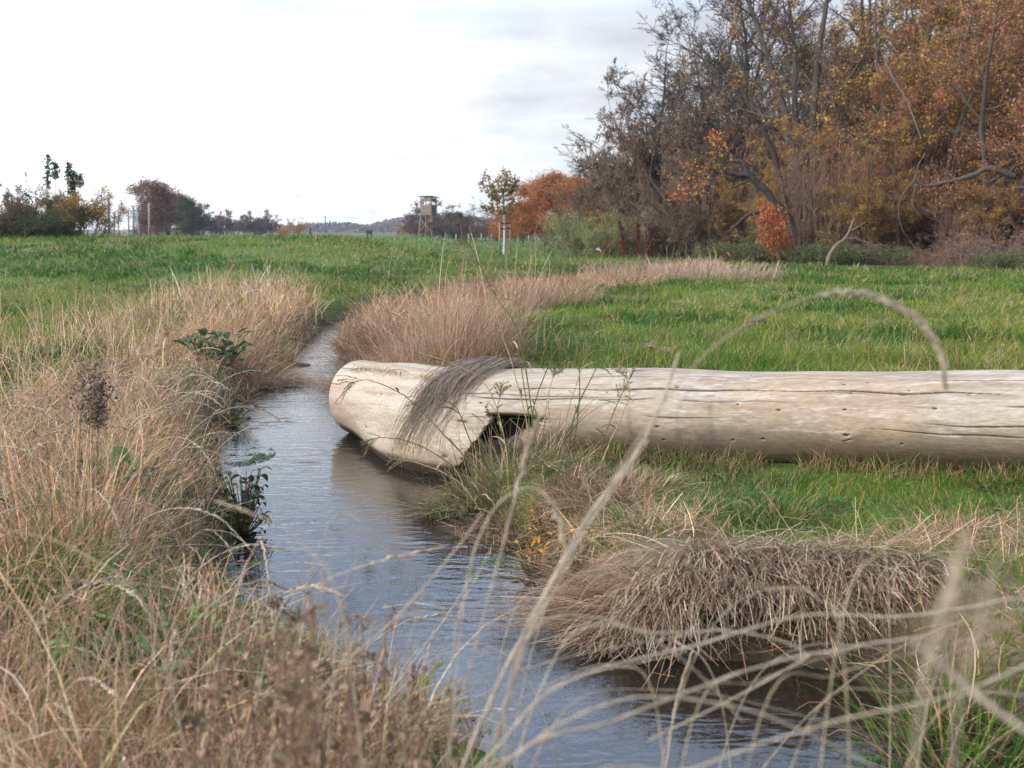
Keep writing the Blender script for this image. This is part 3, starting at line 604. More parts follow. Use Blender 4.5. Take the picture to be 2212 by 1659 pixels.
for i_, (u_, v_, n_, r_, s_, h_, pal, lab) in enumerate((
        (490, 800, 60, .25, .17, .35, DOCK, 'dark green broad leaved dock plant on the left bank beside the far bend'),
        (430, 800, 26, .16, .18, .25, DOCK, 'smaller dock plant just left of the dark green dock at the far bend'),
        (60, 1180, 24, .2, .11, .12, DOCK, 'large blue green dock leaves low at the left side under dry stalks'),
        (240, 1120, 18, .15, .2, .15, DOCK, 'dock leaves half hidden in dry grass in the middle of the left bank'),
        (440, 1180, 26, .2, .11, .12, DOCK, 'dark dock leaves at the left waterline opposite the hollow'),
        (300, 1540, 90, .3, .055, .20, [(2, (.17, .27, .08)), (1, (.10, .20, .05))], 'light green small leaved weed blurred among the near stalks'),
        (470, 1600, 90, .25, .055, .20, [(2, (.15, .25, .09)), (1, (.22, .28, .09))], 'pale green leafy weed below the nearest dried stalks'),
        (900, 1560, 40, .14, .07, .12, [(2, (.15, .22, .05)), (1, (.08, .16, .04))], 'small yellowish green weed at the near water margin'),
        (1190, 1060, 8, .06, .14, .22, [(1, (.06, .15, .06))], 'single blue green broad leaved weed at the foot of the panicle grass'),
        (1650, 1035, 40, .18, .06, .04, [(1, (.05, .13, .03)), (1, (.08, .17, .04))], 'low clover like herb patch in front of the trunk'),
        (1780, 1060, 46, .2, .06, .04, [(1, (.05, .13, .03)), (1, (.06, .15, .05))], 'round leaved green herb patch below the knots of the trunk'),
        (2140, 1010, 30, .2, .06, .05, [(1, (.06, .13, .03))], 'small herb patch close under the right part of the trunk'))):
    q = G(u_, v_, -.03 if h_ < .1 else -.1)
    leafy('leafy_weed', lab, 'weed', q[0], q[1], n_, r_, s_, pal, i_, h_)
# wilting dark plant at the left waterline
q = G(525, 1110, WZ + .1)
leafy('wilted_plant', 'wilted dark plant with hanging crinkled leaves at the left waterline', 'plant', q[0], q[1], 110, .15, .07, [(3, (.035, .03, .018)), (2, (.09, .13, .04)), (1, (.13, .08, .04))], 60, .34, droop=1.5)
q = G(500, 895, WZ + .1)
leafy('wilted_plant', 'dark green watercress like plant trailing in the water left of the sawn end', 'plant', q[0], q[1], 70, .2, .09, [(3, (.03, .06, .02)), (2, (.07, .12, .03))], 61, .16, droop=1.0)
# yellow and orange willow seedlings at the right margin
for i_, (u_, v_, lab) in enumerate(((1175, 1150, 'small yellow orange leaved seedling at the right water margin'), (1150, 1210, 'orange leaved seedling leaning over the water below the yellow one'), (1250, 1225, 'greenish yellow seedling growing in the shallow margin'))):
    q = G(u_, v_, WZ + .08)
    leafy('seedling', lab, 'seedling', q[0], q[1], 34, .10, .055, [(2, (.60, .36, .04)), (1.3, (.62, .24, .04)), (1.3, (.30, .28, .05))], 70 + i_, .16, 'seedlings at the water margin', aspect=.25)
# dark field weeds in the green meadow beyond the trunk, low broad leaves
rng = R(77); mb = MB()
x, y = fan(rng, 5200, 8, 46); k = (fbm(x * .8, y * .8, 91) > .60) & (sdist(x, y) > .3) & ~wood_m(x, y) & ~in_dry(x, y); x, y = x[k], y[k]; N = len(x)
blades(mb, rng, x, y, rng.uniform(.08, .2, N), np.maximum(.02, .0016 * y), rng.uniform(.5, 1.1, N), rng.uniform(.2, 1, N), rng.uniform(0, 2 * PI, N), pick(rng, DARKG, N), 3, tip=.2)
tag(mb.build('field_herbs', M_LEAF), kind='stuff')
# straw and leaf bits floating on the water
rng = R(88); mb = MB(); n_ = 1500; x = rng.uniform(-3, 2, n_); y = rng.uniform(2.2, 14, n_); sd = sdist(x, y); k = (sd < -.01) & (rng.random(n_) < np.exp(sd / .12) + .03); x, y = x[k], y[k]; N = len(x)
a_ = rng.uniform(0, PI, N); L_ = rng.uniform(.02, .16, N) * (rng.random(N) < .6) + .015; d = np.stack([np.cos(a_), np.sin(a_), 0 * a_], 1); c0 = np.stack([x, y, np.full(N, WZ + .006)], 1)
ribbons(mb, np.stack([c0 - d * L_[:, None] / 2, c0, c0 + d * L_[:, None] / 2], 1), np.stack([np.full(N, .003), np.where(L_ < .03, .012, .004), np.full(N, .002)], 1), np.stack([-np.sin(a_), np.cos(a_), 0 * a_], 1), pick(rng, [(3, (.42, .32, .20)), (2, (.22, .14, .08)), (1, (.45, .32, .06))], N, .2))
tag(mb.build('floating_straw', M_DRY), kind='stuff')
# underwater weed in the near pool
rng = R(78); mb = MB(); x = rng.uniform(.25, 1.5, 1500); y = rng.uniform(3.2, 4.6, 1500); k = sdist(x, y) < -.05; x, y = x[k], y[k]; N = len(x)
blades(mb, rng, x, y, rng.uniform(.2, .5, N), np.full(N, .006), np.full(N, 1.25), rng.uniform(0, .3, N), rng.normal(-.5, .3, N), pick(rng, [(1, (.07, .10, .02)), (1, (.12, .12, .03))], N), 4, z0=np.full(N, -.5), zfun=False)
tag(mb.build('water_weed', M_GRASS), kind='stuff')
# duckweed films
rng = R(79); mb = MB()
for u_, v_, rx, ry, n_ in ((575, 790, .5, .35, 5000), (760, 705, .6, 1.0, 3000), (540, 985, .16, .32, 2400), (1130, 1210, .2, .2, 500), (600, 830, .25, .35, 1200), (880, 1580, .25, .15, 500)):
    q = G(u_, v_, WZ); t = rng.uniform(0, 2 * PI, n_); r_ = np.sqrt(rng.random(n_)); x = q[0] + rx * r_ * np.cos(t); y = q[1] + ry * r_ * np.sin(t)
    k = (sdist(x, y) < .02) & (fbm(x * 6, y * 6, 12) > .38); x, y = x[k], y[k]; s = rng.uniform(.003, .008, len(x)) * (1 + .12 * (y - 7).clip(0)); a_ = rng.uniform(0, PI, len(x))
    V = np.stack([np.stack([x + s * np.cos(a_ + b), y + s * np.sin(a_ + b), np.full(len(x), WZ + .004)], 1) for b in (0, PI / 2, PI, 1.5 * PI)], 1)
    mb.add(V.reshape(-1, 3), np.arange(len(x) * 4).reshape(-1, 4), np.repeat(pick(rng, [(1, (.12, .20, .05)), (1, (.18, .26, .10))], len(x)), 4, 0))
tag(mb.build('duckweed', M_LEAF), kind='stuff')
# ================================================================ trees
def grow(rng, levels, P0, D0, L0, R0):
    """levels: dicts seg, wander, trop (pull upward), n (children per branch), ang, ratio, t0, rr; returns [(P (N,S,3), r (N,S)), ...]"""
    outL = []; pos, dr, ln, rd = P0, D0, L0, R0
    for li, lv in enumerate(levels):
        N = len(pos); S = lv['seg']; P = np.empty((N, S + 1, 3)); P[:, 0] = pos; d = norm(dr.copy())
        Dd = np.empty((N, S + 1, 3)); Dd[:, 0] = d
        for k in range(S):
            d = norm(d + rng.normal(0, lv['wander'], (N, 3)) + np.array([0, 0, lv.get('trop', 0)]))
            P[:, k + 1] = P[:, k] + d * (ln / S)[:, None]; Dd[:, k + 1] = d
        t = np.linspace(0, 1, S + 1)
        r = rd[:, None] * (1 - (1 - lv.get('taper', .25)) * t ** lv.get('tp', 1.0))
        outL.append((P, r))
        if 'n' not in lv: break
        n = lv['n']; t_ = rng.uniform(lv.get('t0', .25), 1.0, (N, n)) ; t_ = np.sort(t_, 1); t_[:, -1] = 1.0
        q = t_ * S; i = np.minimum(q.astype(int), S - 1); f = (q - i)[..., None]; ar = np.arange(N)[:, None]
        pos = (P[ar, i] * (1 - f) + P[ar, i + 1] * f).reshape(-1, 3); pd = Dd[ar, i + 1].reshape(-1, 3)
        a_ = np.radians(rng.normal(lv.get('ang', 45), lv.get('angj', 12), N * n)); a_ = np.where(t_.ravel() == 1.0, a_ * .4, a_)
        rv = norm(np.cross(pd, rng.normal(0, 1, (N * n, 3)))); dr = pd * np.cos(a_)[:, None] + rv * np.sin(a_)[:, None]
        rp = (r[ar, i] * (1 - f[..., 0]) + r[ar, i + 1] * f[..., 0]).ravel()
        shape = lv.get('shape', lambda t: 1.1 - .6 * t)
        ln = (ln[:, None] * lv.get('ratio', .5) * shape(t_) * rng.uniform(.6, 1.15, (N, n))).ravel(); rd = np.minimum(rp * .9, np.maximum(rp * lv.get('rr', .5), levels[li + 1].get('rmin', .004)))
    return outL
def leaves(mb, rng, P, n, size, pal, jit=.1, hang=.3, clump=.9, zr=None, keep=None):
    """small leaf faces scattered around the points P (M,3)"""
    if len(P) > 3000: P = P[rng.choice(len(P), max(60, min(len(P) // 4, n // 9)), replace=False)]
    k = rng.integers(0, len(P), n); q = P[k] + rng.normal(0, jit, (n, 3))
    if keep is not None: q = q[keep(q)]
    if len(q) == 0: return
    cl = fbm(q[:, 0] * clump + q[:, 2] * .6, q[:, 1] * clump + q[:, 2] * clump, 5); n = len(q)
    sz = rng.uniform(.6, 1.3, n)[:, None] * size; a = norm(rng.normal(0, 1, (n, 3)) + np.array([0, 0, -hang])); b = norm(np.cross(a, rng.normal(0, 1, (n, 3)))) * .62
    V = np.stack([q, q + a * sz * .5 + b * sz * .5, q + a * sz, q + a * sz * .5 - b * sz * .5], 1)
    c = pick(rng, pal, n, .18) * (.7 + .6 * cl[:, None]); mb.add(V.reshape(-1, 3), np.arange(n * 4).reshape(-1, 4), np.repeat(c, 4, 0))
BARK = [(2, (.15, .125, .10)), (1, (.11, .09, .07))]
def make_tree(name, seed, H, r0=.2, stems=1, spread=.12, n=(9, 8, 7, 6), ang=(55, 45, 40, 40), ratio=(.45, .58, .55, .5), trop=(.05, .08, .05, .02), wander=(.09, .16, .2, .25),
              t0=.3, bark=(.10, .08, .065), twig=(.13, .10, .08), rmin=.007, leaf=None, width=1.0, kside=3, tp=1.0, base_r=.15, shape0=None, lv_seg=(10, 6, 4, 3, 2), twig2=True, zsq=1.0, leafkeep=None, cw=None):
    rng = R(seed); t = rng.uniform(0, 2 * PI, stems); rr = base_r * np.sqrt(rng.random(stems)) * (stems > 1)
    P0 = np.stack([rr * np.cos(t), rr * np.sin(t), np.full(stems, -.1)], 1); D0 = norm(np.stack([np.cos(t) * spread, np.sin(t) * spread, np.ones(stems)], 1))
    if stems > 1: D0 = norm(D0 + rng.normal(0, spread * .5, D0.shape) * np.array([1, 1, .2]))
    lv = []
    for i in range(len(n) + 1):
        d = dict(seg=lv_seg[i], wander=wander[min(i, 3)], trop=trop[min(i, 3)], taper=.12 if i == 0 else .25, tp=tp)
        if i < len(n): d.update(n=n[i], ang=ang[i], ratio=ratio[i] * (width if i == 0 else 1), t0=t0 if i == 0 else .15, rr=.42 if i == 0 else .5)
        if i == 0 and shape0: d['shape'] = shape0
        if i >= 1: d['rmin'] = rmin * (2.2 if i == 1 else 1.3 if i == 2 else 1)
        lv.append(d)
    LL = grow(rng, lv, P0, D0, rng.uniform(.8, 1.05, stems) * H * .92, np.full(stems, r0) * rng.uniform(.7, 1.1, stems))
    zm = max(np.percentile(P[..., 2], 99.9) for P, r in LL); k_ = H / zm; last = LL[-1][0]
    kx = k_ if cw is None else cw / np.percentile(np.hypot(last[..., 0], last[..., 1]), 95)
    for P, r in LL: P *= np.array([kx, kx, k_])
    root = empty(name)
    m1 = MB(); m2 = MB()
    for i, (P, r) in enumerate(LL):
        if zsq != 1: P[..., 2] *= zsq
        c = np.array(bark if i < 2 else twig) * rng.uniform(.75, 1.25, (len(P), 1))
        r = np.maximum(r, rmin * (.8 if i == len(LL) - 1 else 1))
        tubes(m1 if i < 2 else m2, P, r, 7 if i == 0 else 5 if i == 1 else kside, c)
    m1.build('trunk', M_BARK, root); m2.build('crown', M_BARK, root)
    if leaf:
        m3 = MB(); pts = np.concatenate([P[:, 1:].reshape(-1, 3) for P, r in LL[-2:]])
        for (nl, sz, pal, jit) in leaf: leaves(m3, rng, pts, nl, sz, pal, jit, keep=leafkeep)
        m3.build('foliage', M_LEAF, root)
    return root
RUST = [(3, (.36, .16, .075)), (2, (.26, .12, .06)), (2, (.45, .23, .11)), (1, (.16, .085, .05))]
ORNG = [(3, (.42, .15, .035)), (2, (.30, .10, .035)), (1.5, (.50, .22, .05))]
YELL = [(3, (.54, .32, .035)), (2, (.40, .22, .035)), (1.5, (.62, .41, .06)), (1, (.24, .22, .04)), (1.5, (.32, .15, .05))]
BRWN = [(3, (.20, .12, .07)), (2, (.15, .09, .055)), (1, (.28, .17, .09))]
REDO = [(3, (.46, .15, .055)), (2, (.36, .09, .04)), (1, (.52, .24, .07))]
GRN2 = [(3, (.07, .11, .03)), (2, (.11, .15, .04)), (1, (.18, .18, .05))]
WILL = [(3, (.22, .26, .11)), (2, (.30, .32, .16)), (1.5, (.36, .30, .07)), (1, (.14, .18, .08))]
farb = None
used = {}
def plant(root, label, cat, u, y, group=None, s=1.0, rz=0.0, dz=0.0, sx=1.0, vb=None):
    """stand the tree (or a copy of it) where the photograph shows it: view column u, distance y"""
    if root.name in used: root = copy_tree(root)
    else: used[root.name] = 1
    x = (u - 1106) / FV * y * 1.0; z = float(ground(np.array([x]), np.array([y]), np.array([99.0]))[0])
    root.location = (x, y, z - .05 + dz); root.scale = (s * sx, s * sx, s); root.rotation_euler = (0, 0, rz)
    return tag(root, label, cat, group)

ash = make_tree('bare_tree', 101, 15, .22, 1, .1, (14, 9, 7, 6), (42, 38, 38, 40), (.42, .5, .5, .5), (.03, .10, .08, .06), (.05, .10, .08, .07), .22, rmin=.0105, bark=(.085, .07, .055), twig=(.095, .075, .06), cw=5.6)
thick = make_tree('bare_shrub', 102, 6.5, .07, 9, .75, (11, 8, 7, 6), (48, 42, 40, 40), (.42, .55, .55, .5), (.0, .02, .0, -.02), (.11, .11, .08, .07), .10, bark=(.12, .085, .06), twig=(.20, .135, .09), rmin=.0085, base_r=.7, cw=4.2,
                 leaf=[(900, .08, BRWN, .15)])
tall = make_tree('tall_tree', 103, 19, .30, 3, .13, (12, 8, 7, 6), (50, 45, 42, 40), (.34, .5, .5, .5), (.02, .06, .05, .02), (.05, .12, .11, .10), .22, rmin=.009, bark=(.095, .078, .06), base_r=.35, leaf=[(3800, .13, RUST, .12), (3400, .12, YELL, .15)], cw=5.5)
yel = make_tree('yellow_tree', 104, 13, .16, 2, .15, (15, 8, 7, 5), (62, 50, 45, 40), (.36, .52, .5, .5), (.0, .04, .02, 0), (.08, .15, .2, .2), .08, rmin=.008, base_r=.2, twig=(.17, .12, .08), leaf=[(8000, .12, YELL, .12), (7000, .10, RUST, .16), (5000, .09, BRWN, .2)], cw=4.4)
rust = make_tree('rust_tree', 105, 13, .22, 2, .2, (15, 8, 7, 5), (62, 50, 45, 40), (.40, .52, .5, .5), (.0, .02, -.02, -.04), (.09, .16, .2, .2), .05, rmin=.008, base_r=.3, twig=(.18, .115, .075), leaf=[(27000, .10, RUST, .13), (2500, .09, YELL, .18)], cw=5.4)
beech = make_tree('copper_tree', 106, 9, .2, 1, .1, (16, 9, 7, 5), (62, 48, 42, 40), (.5, .62, .6, .5), (.0, .04, .02, 0), (.07, .14, .2, .2), .10, rmin=.012, leaf=[(34000, .17, ORNG, .38), (12000, .16, RUST, .4)], cw=5.6)
fine = make_tree('bare_distant_tree', 107, 12, .2, 1, .1, (13, 8, 6, 5), (50, 42, 40, 40), (.42, .5, .5, .5), (.03, .10, .08, .05), (.06, .13, .16, .2), .25, rmin=.014, bark=(.17, .155, .14), twig=(.17, .15, .14), cw=5.2)
sapl = make_tree('sapling_thicket', 108, 5.5, .022, 46, .16, (7, 5, 4), (28, 30, 35), (.32, .45, .5), (.03, .08, .05, .02), (.05, .10, .15, .2), .15, rmin=.006, base_r=1.7, bark=(.19, .125, .085), twig=(.20, .13, .09), lv_seg=(7, 4, 3, 2), leaf=[(1300, .07, RUST, .2)])
nett = make_tree('green_undergrowth', 109, 1.3, .012, 70, .35, (6, 4), (45, 45), (.4, .45), (.0, .02, 0, 0), (.12, .15, .2, .2), .1, rmin=.006, base_r=1.9, bark=(.09, .11, .05), twig=(.10, .12, .05), lv_seg=(5, 3, 2), leaf=[(11000, .085, [(3, (.075, .115, .04)), (2, (.10, .15, .055)), (1, (.15, .17, .07)), (2.5, (.22, .14, .075))], .14)])
bram = make_tree('bramble_tangle', 110, 2.6, .014, 90, 1.0, (6, 5, 4), (55, 50, 50), (.45, .5, .5), (-.10, -.12, -.1, 0), (.12, .2, .25, .3), .1, rmin=.008, base_r=1.5, bark=(.20, .135, .105), twig=(.19, .125, .095), lv_seg=(9, 5, 3, 2), leaf=[(4500, .07, RUST, .15)], cw=3.2)
will = make_tree('willow_shrub', 111, 4.0, .03, 16, .55, (8, 6, 4), (30, 30, 35), (.42, .45, .5), (.03, .04, 0, 0), (.08, .12, .2, .2), .12, rmin=.008, base_r=.6, bark=(.20, .18, .08), twig=(.22, .20, .09), lv_seg=(7, 4, 3, 2), leaf=[(13000, .10, WILL, .12)], cw=2.6)
ybush = make_tree('yellow_bush', 112, 3.4, .03, 12, .55, (8, 6, 4), (40, 40, 40), (.45, .5, .5), (.0, .04, 0, 0), (.09, .14, .2, .2), .08, rmin=.007, base_r=.5, lv_seg=(6, 4, 3, 2), leaf=[(6500, .085, [(3, (.50, .28, .04)), (2, (.42, .20, .05)), (1, (.25, .22, .05))], .12), (1200, .08, REDO, .12)], cw=2.3)
oran = make_tree('red_sapling', 113, 2.6, .03, 3, .25, (9, 5, 4), (50, 45, 40), (.38, .5, .5), (-.02, -.05, -.06, 0), (.09, .15, .2, .2), .35, rmin=.006, base_r=.1, lv_seg=(7, 4, 3, 2), leaf=[(3000, .12, REDO, .12)])
dgreen = make_tree('dark_bush', 114, 2.6, .02, 26, .9, (7, 6, 4), (45, 45, 40), (.42, .5, .5), (-.03, .0, 0, 0), (.12, .18, .2, .2), .08, rmin=.006, base_r=1.0, bark=(.12, .09, .06), lv_seg=(7, 4, 3, 2), leaf=[(12000, .075, [(3, (.045, .075, .03)), (2, (.07, .10, .035)), (1, (.14, .09, .05))], .12)], cw=2.6)
lone = make_tree('broad_tree', 115, 9, .22, 2, .25, (20, 9, 7, 5), (65, 55, 48, 40), (.5, .62, .6, .5), (.02, .05, .03, 0), (.07, .15, .2, .2), .08, rmin=.014, leaf=[(22000, .24, [(3, (.24, .10, .06)), (2, (.19, .085, .055)), (1, (.3, .15, .07))], .42)], cw=5.6)
gtree = make_tree('green_tree', 116, 7, .16, 2, .15, (14, 8, 6, 5), (55, 48, 45, 40), (.45, .5, .5, .5), (.02, .05, .03, 0), (.08, .15, .2, .2), .08, rmin=.012, leaf=[(20000, .22, [(3, (.05, .08, .03)), (2, (.09, .10, .035)), (1, (.14, .11, .04))], .38)], cw=3.6)

farb = make_tree('horizon_tree', 117, 6, .14, 4, .35, (11, 8, 6, 5), (48, 42, 40, 40), (.45, .6, .55, .5), (.03, .06, .05, .03), (.07, .14, .18, .2), .08, rmin=.028, base_r=.5, bark=(.13, .11, .10), twig=(.165, .135, .12), leaf=[(2500, .22, BRWN, .3)], cw=3.6)
# --- the wood on the right, front to back
W = 'trees along the edge of the wood'
plant(rust, 'rust brown leaved tree filling the upper corner of the wood, nearest of its kind', 'tree', 2140, 43, W, 1.0, .4)
plant(rust, 'rust brown leaved tree cut off at the picture border beside the bramble tangle', 'tree', 2300, 41, W, 1.05, 2.1)
plant(rust, 'small rust leaved tree low behind the pale hanging branch', 'tree', 2000, 45, W, .62, 3.3)
plant(rust, 'slim rust leaved tree between the yellow tree and the nearest rust brown crown', 'tree', 1995, 46, W, .95, 1.3)
plant(rust, 'rust leaved young tree under the tall dark trunks', 'tree', 1840, 45, W, .42, 2.6)
plant(yel, 'yellow leaved tree beside the tall bare trunks, its leaves brightest halfway up', 'tree', 1905, 47, W, 1.05, .3)
plant(yel, 'tall tree with sparse yellow leaves rising above the rust brown tree', 'tree', 2010, 51, W, 1.35, 1.7)
plant(yel, 'low yellow leaved tree just over the leaning pale stem', 'tree', 1850, 42.5, W, .36, 4.4)
plant(tall, 'tall tree with several dark upright trunks and few brown leaves, highest in the wood', 'tree', 1745, 50, W, 1.0, .6)
plant(tall, 'second tall many trunked tree standing behind the yellow leaved tree', 'tree', 1880, 57, W, 1.0, 3.0)
plant(tall, 'tall thin brown tree deep behind the rust brown crown', 'tree', 2150, 56, W, 1.05, 5.0)
plant(ash, 'large grey bare tree with open branches against the sky, outermost of the high crowns', 'tree', 1545, 60, W, .98, .2)
plant(ash, 'bare grey tree close behind the outermost high bare crown', 'tree', 1660, 64, W, 1.05, 2.2)
plant(ash, 'bare grey tree between the tall dark trunks and the yellow leaved tree', 'tree', 1800, 66, W, 1.1, 3.9)
for i_, (u_, y_, s_, lab) in enumerate(((1790, 45, .40, 'golden leaved young tree in front of the tall dark trunks'), (1930, 43, .42, 'golden bush high above the nettles before the yellow tree'), (1700, 46, .42, 'golden orange young tree behind the red leaved sapling'), (2120, 41, .34, 'low golden bush under the rust brown tree'))):
    plant(yel, lab, 'tree', u_, y_, 'golden trees at the wood edge', s_, i_ * 1.37 + .5)
plant(yel, 'small orange yellow leaved tree beside the dark leaning trunk', 'tree', 1690, 47, W, .46, 5.2)
plant(yel, 'slim yellow tree before the dense bare shrubs', 'tree', 1610, 50, W, .42, 2.9)
plant(ash, 'open grey bare tree leaning out over the bare shrubs towards the sky', 'tree', 1468, 61, W, .98, 5.1, sx=1.1)
plant(ash, 'bare grey tree just behind the one leaning out over the shrubs', 'tree', 1530, 66, W, 1.05, .9)
plant(ash, 'bare tree filling the gap below the highest bare crown', 'tree', 1610, 58, W, .82, 1.4)
plant(ash, 'bare crown reaching farthest out towards the open sky above the shrubs', 'tree', 1425, 62, W, .90, 3.6)
plant(ash, 'high bare crown between the farthest reaching one and the tall dark trunks', 'tree', 1570, 62, W, 1.14, 4.5)
plant(ash, 'tall bare tree just left of the dark many trunked tree', 'tree', 1640, 56, W, 1.1, 2.9)
S_ = 'dense bare shrubs at the wood edge'
for i_, (u_, y_, s_, lab) in enumerate(((1345, 66, .95, 'lowest brown bare shrub at the far end of the bare thicket'), (1410, 62, 1.4, 'rounded brown bare shrub whose outer twigs stand out against the sky'), (1490, 60, 1.6, 'high brown bare shrub below the open grey crown'),
        (1560, 55, 1.5, 'dark brown bare shrub around the leaning broken trunk'), (1650, 54, 1.45, 'bare shrub behind the red leaved sapling'), (1455, 53, .72, 'low brown bare shrub beside the dark dock stalks'), (1530, 52, 1.0, 'bushy bare shrub left of the leaning forked trunk'), (1375, 60, .95, 'bare shrub second from the far end of the thicket'))):
    plant(thick, lab, 'shrub', u_, y_, S_, s_, i_ * 1.1)
for i_, (u_, y_, s_, lab) in enumerate(((1760, 43.5, .92, 'reddish brown thicket of upright saplings under the tall trunks'), (1850, 45, .9, 'reddish sapling thicket behind the leaning pale stem'), (1680, 48, .7, 'thin sapling thicket behind the red leaved sapling'),
        (1950, 46, .8, 'sapling thicket between the yellow tree and the hanging pale branch'), (2080, 42, .6, 'low sapling thicket in front of the rust brown tree'))):
    plant(sapl, lab, 'thicket', u_, y_, 'sapling thickets under the trees', s_, i_ * 1.9)
for i_, (u_, y_, s_, lab) in enumerate(((1600, 43, 1.1, 'dark green nettle patch where the dry strip meets the wood'), (1700, 42, .85, 'green nettle patch below the red leaved sapling'), (1790, 41, 1.0, 'green nettle patch around the foot of the leaning pale stem'), (1880, 41, .8, 'low green nettle patch right of the leaning pale stem'),
        (2190, 35.5, .75, 'green nettle patch in front of the bramble tangle'))):
    plant(nett, lab, 'undergrowth', u_, y_, 'nettle patches at the wood edge', s_ * (.62 + .12 * (i_ % 2)), i_ * 1.3, sx=1.35)
for i_, (u_, y_, s_, lab) in enumerate(((2130, 38, .95, 'large reddish brown bramble tangle at the edge of the meadow'), (2260, 37.5, 1.1, 'bramble tangle cut off by the border of the picture'), (2010, 39.5, .62, 'low bramble tangle between the pale stem and the large tangle'), (1900, 40.5, .5, 'smallest brown bramble heap next to the leaning pale stem'))):
    plant(bram, lab, 'bramble', u_, y_, 'bramble tangles at the wood edge', s_ * .72, i_ * 2.3)
B_ = 'trees deep in the wood'
bk = 0
for u_, y_, t_, s_ in ((1380, 78, thick, 1.15), (1450, 68, thick, 1.5), (1540, 66, thick, 1.6), (1620, 62, thick, 1.6), (1700, 58, thick, 1.5), (1420, 75, thick, 1.3), (1500, 74, thick, 1.5), (1580, 72, thick, 1.6), (1660, 68, thick, 1.7), (1740, 66, thick, 1.7), (1820, 60, thick, 1.7), (1920, 60, thick, 1.7), (2020, 58, rust, .9), (2100, 60, thick, 1.9), (2200, 55, rust, 1.0),
                       (1950, 64, yel, 1.4), (2060, 66, rust, 1.35), (2220, 64, yel, 1.5), (2330, 60, rust, 1.3), (1860, 74, yel, 1.5), (2290, 50, rust, 1.1), (2420, 46, yel, 1.1), (2460, 55, rust, 1.2), (2150, 75, ash, 1.2), (1990, 80, ash, 1.2), (2300, 78, ash, 1.2), (2560, 48, thick, 1.6), (2390, 40, thick, 1.0), (1770, 54, thick, 1.2), (1890, 50, thick, 1.15), (1990, 50, thick, 1.1), (2080, 49, thick, 1.1), (2190, 48, thick, 1.1)):
    bk += 1; kind = {thick: 'brown twiggy shrub layer hidden deep between the trees of the wood', rust: 'rust brown tree hidden deep in the wood behind the front row', yel: 'yellow brown tree hidden deep in the wood behind the front row', ash: 'bare grey tree hidden deep in the wood behind the front row'}[t_]
    plant(t_, kind, 'tree' if t_ is not thick else 'shrub', u_, y_, {thick: 'shrubs deep in the wood', rust: 'rust brown trees deep in the wood', yel: 'yellow trees deep in the wood', ash: 'bare trees deep in the wood'}[t_], s_, bk * .77)
plant(oran, 'bright orange red leaved sapling hanging over the nettles in front of the dark leaning trunk', 'sapling', 1682, 40.4, None, .88, 1.0, sx=.8)
C_ = 'copper leaved trees at the far end of the wood'
for i_, (u_, y_, s_, lab) in enumerate(((1175, 98, .66, 'copper orange tree at the outer end of the row, next to the planted young tree'), (1225, 92, .70, 'copper orange tree second from the outer end of the row'), (1285, 84, .66, 'reddest and highest copper tree below the thin bare crown'), (1130, 112, .50, 'small copper brown tree half behind the planted young tree'))):
    plant(beech, lab, 'tree', u_, y_, C_, s_ * .92, i_ * 1.6, sx=1.2)
plant(fine, 'thin pale bare tree rising behind the copper leaved trees', 'tree', 1255, 105, None, .86, .5)
plant(thick, 'brown bare shrub between the copper trees and the bare thicket', 'shrub', 1300, 74, S_, .85, 3.7)
plant(ybush, 'orange leaved bush in front of the reddest copper tree', 'bush', 1300, 60, None, .75, .4)
V_ = 'willow shrubs in the meadow'
for i_, (u_, y_, s_, lab) in enumerate(((1235, 55, .56, 'pale green willow shrub nearest the planted young tree'), (1300, 53, .44, 'low yellowish willow shrub behind the litter scrap'), (1370, 54, .60, 'taller willow shrub beside the dark dock stalks'), (1430, 55, .38, 'small sparse willow shrub behind the darkest dock stalks'))):
    plant(will, lab, 'shrub', u_, y_, V_, s_, i_ * 1.2)

# --- left edge: bushes behind the mound
plant(dgreen, 'dark green bramble bush at the left border behind the mound', 'bush', 20, 41, None, .82, .5, sx=1.5)
plant(dgreen, 'dark purple green bush between the border bush and the green shoots', 'bush', 75, 43, None, .72, 2.5, sx=1.1)
Y_ = 'autumn bushes by the fence'
plant(ybush, 'orange yellow bush around the first fence post', 'bush', 150, 44, Y_, .72, .2)
plant(ybush, 'orange red bush between the first two fence posts', 'bush', 195, 45, Y_, .66, 1.9)
plant(ybush, 'low yellow brown bush behind the second fence post', 'bush', 120, 45, Y_, .60, 3.9)
for i_, (u_, y_, s_, lab) in enumerate(((5, 42, .42, 'bare prickly shrub rising above the dark border bush'), (45, 43, .35, 'bare twigs above the dark purple green bush'))):
    plant(thick, lab, 'shrub', u_, y_, 'bare shrubs at the left border', s_, i_)
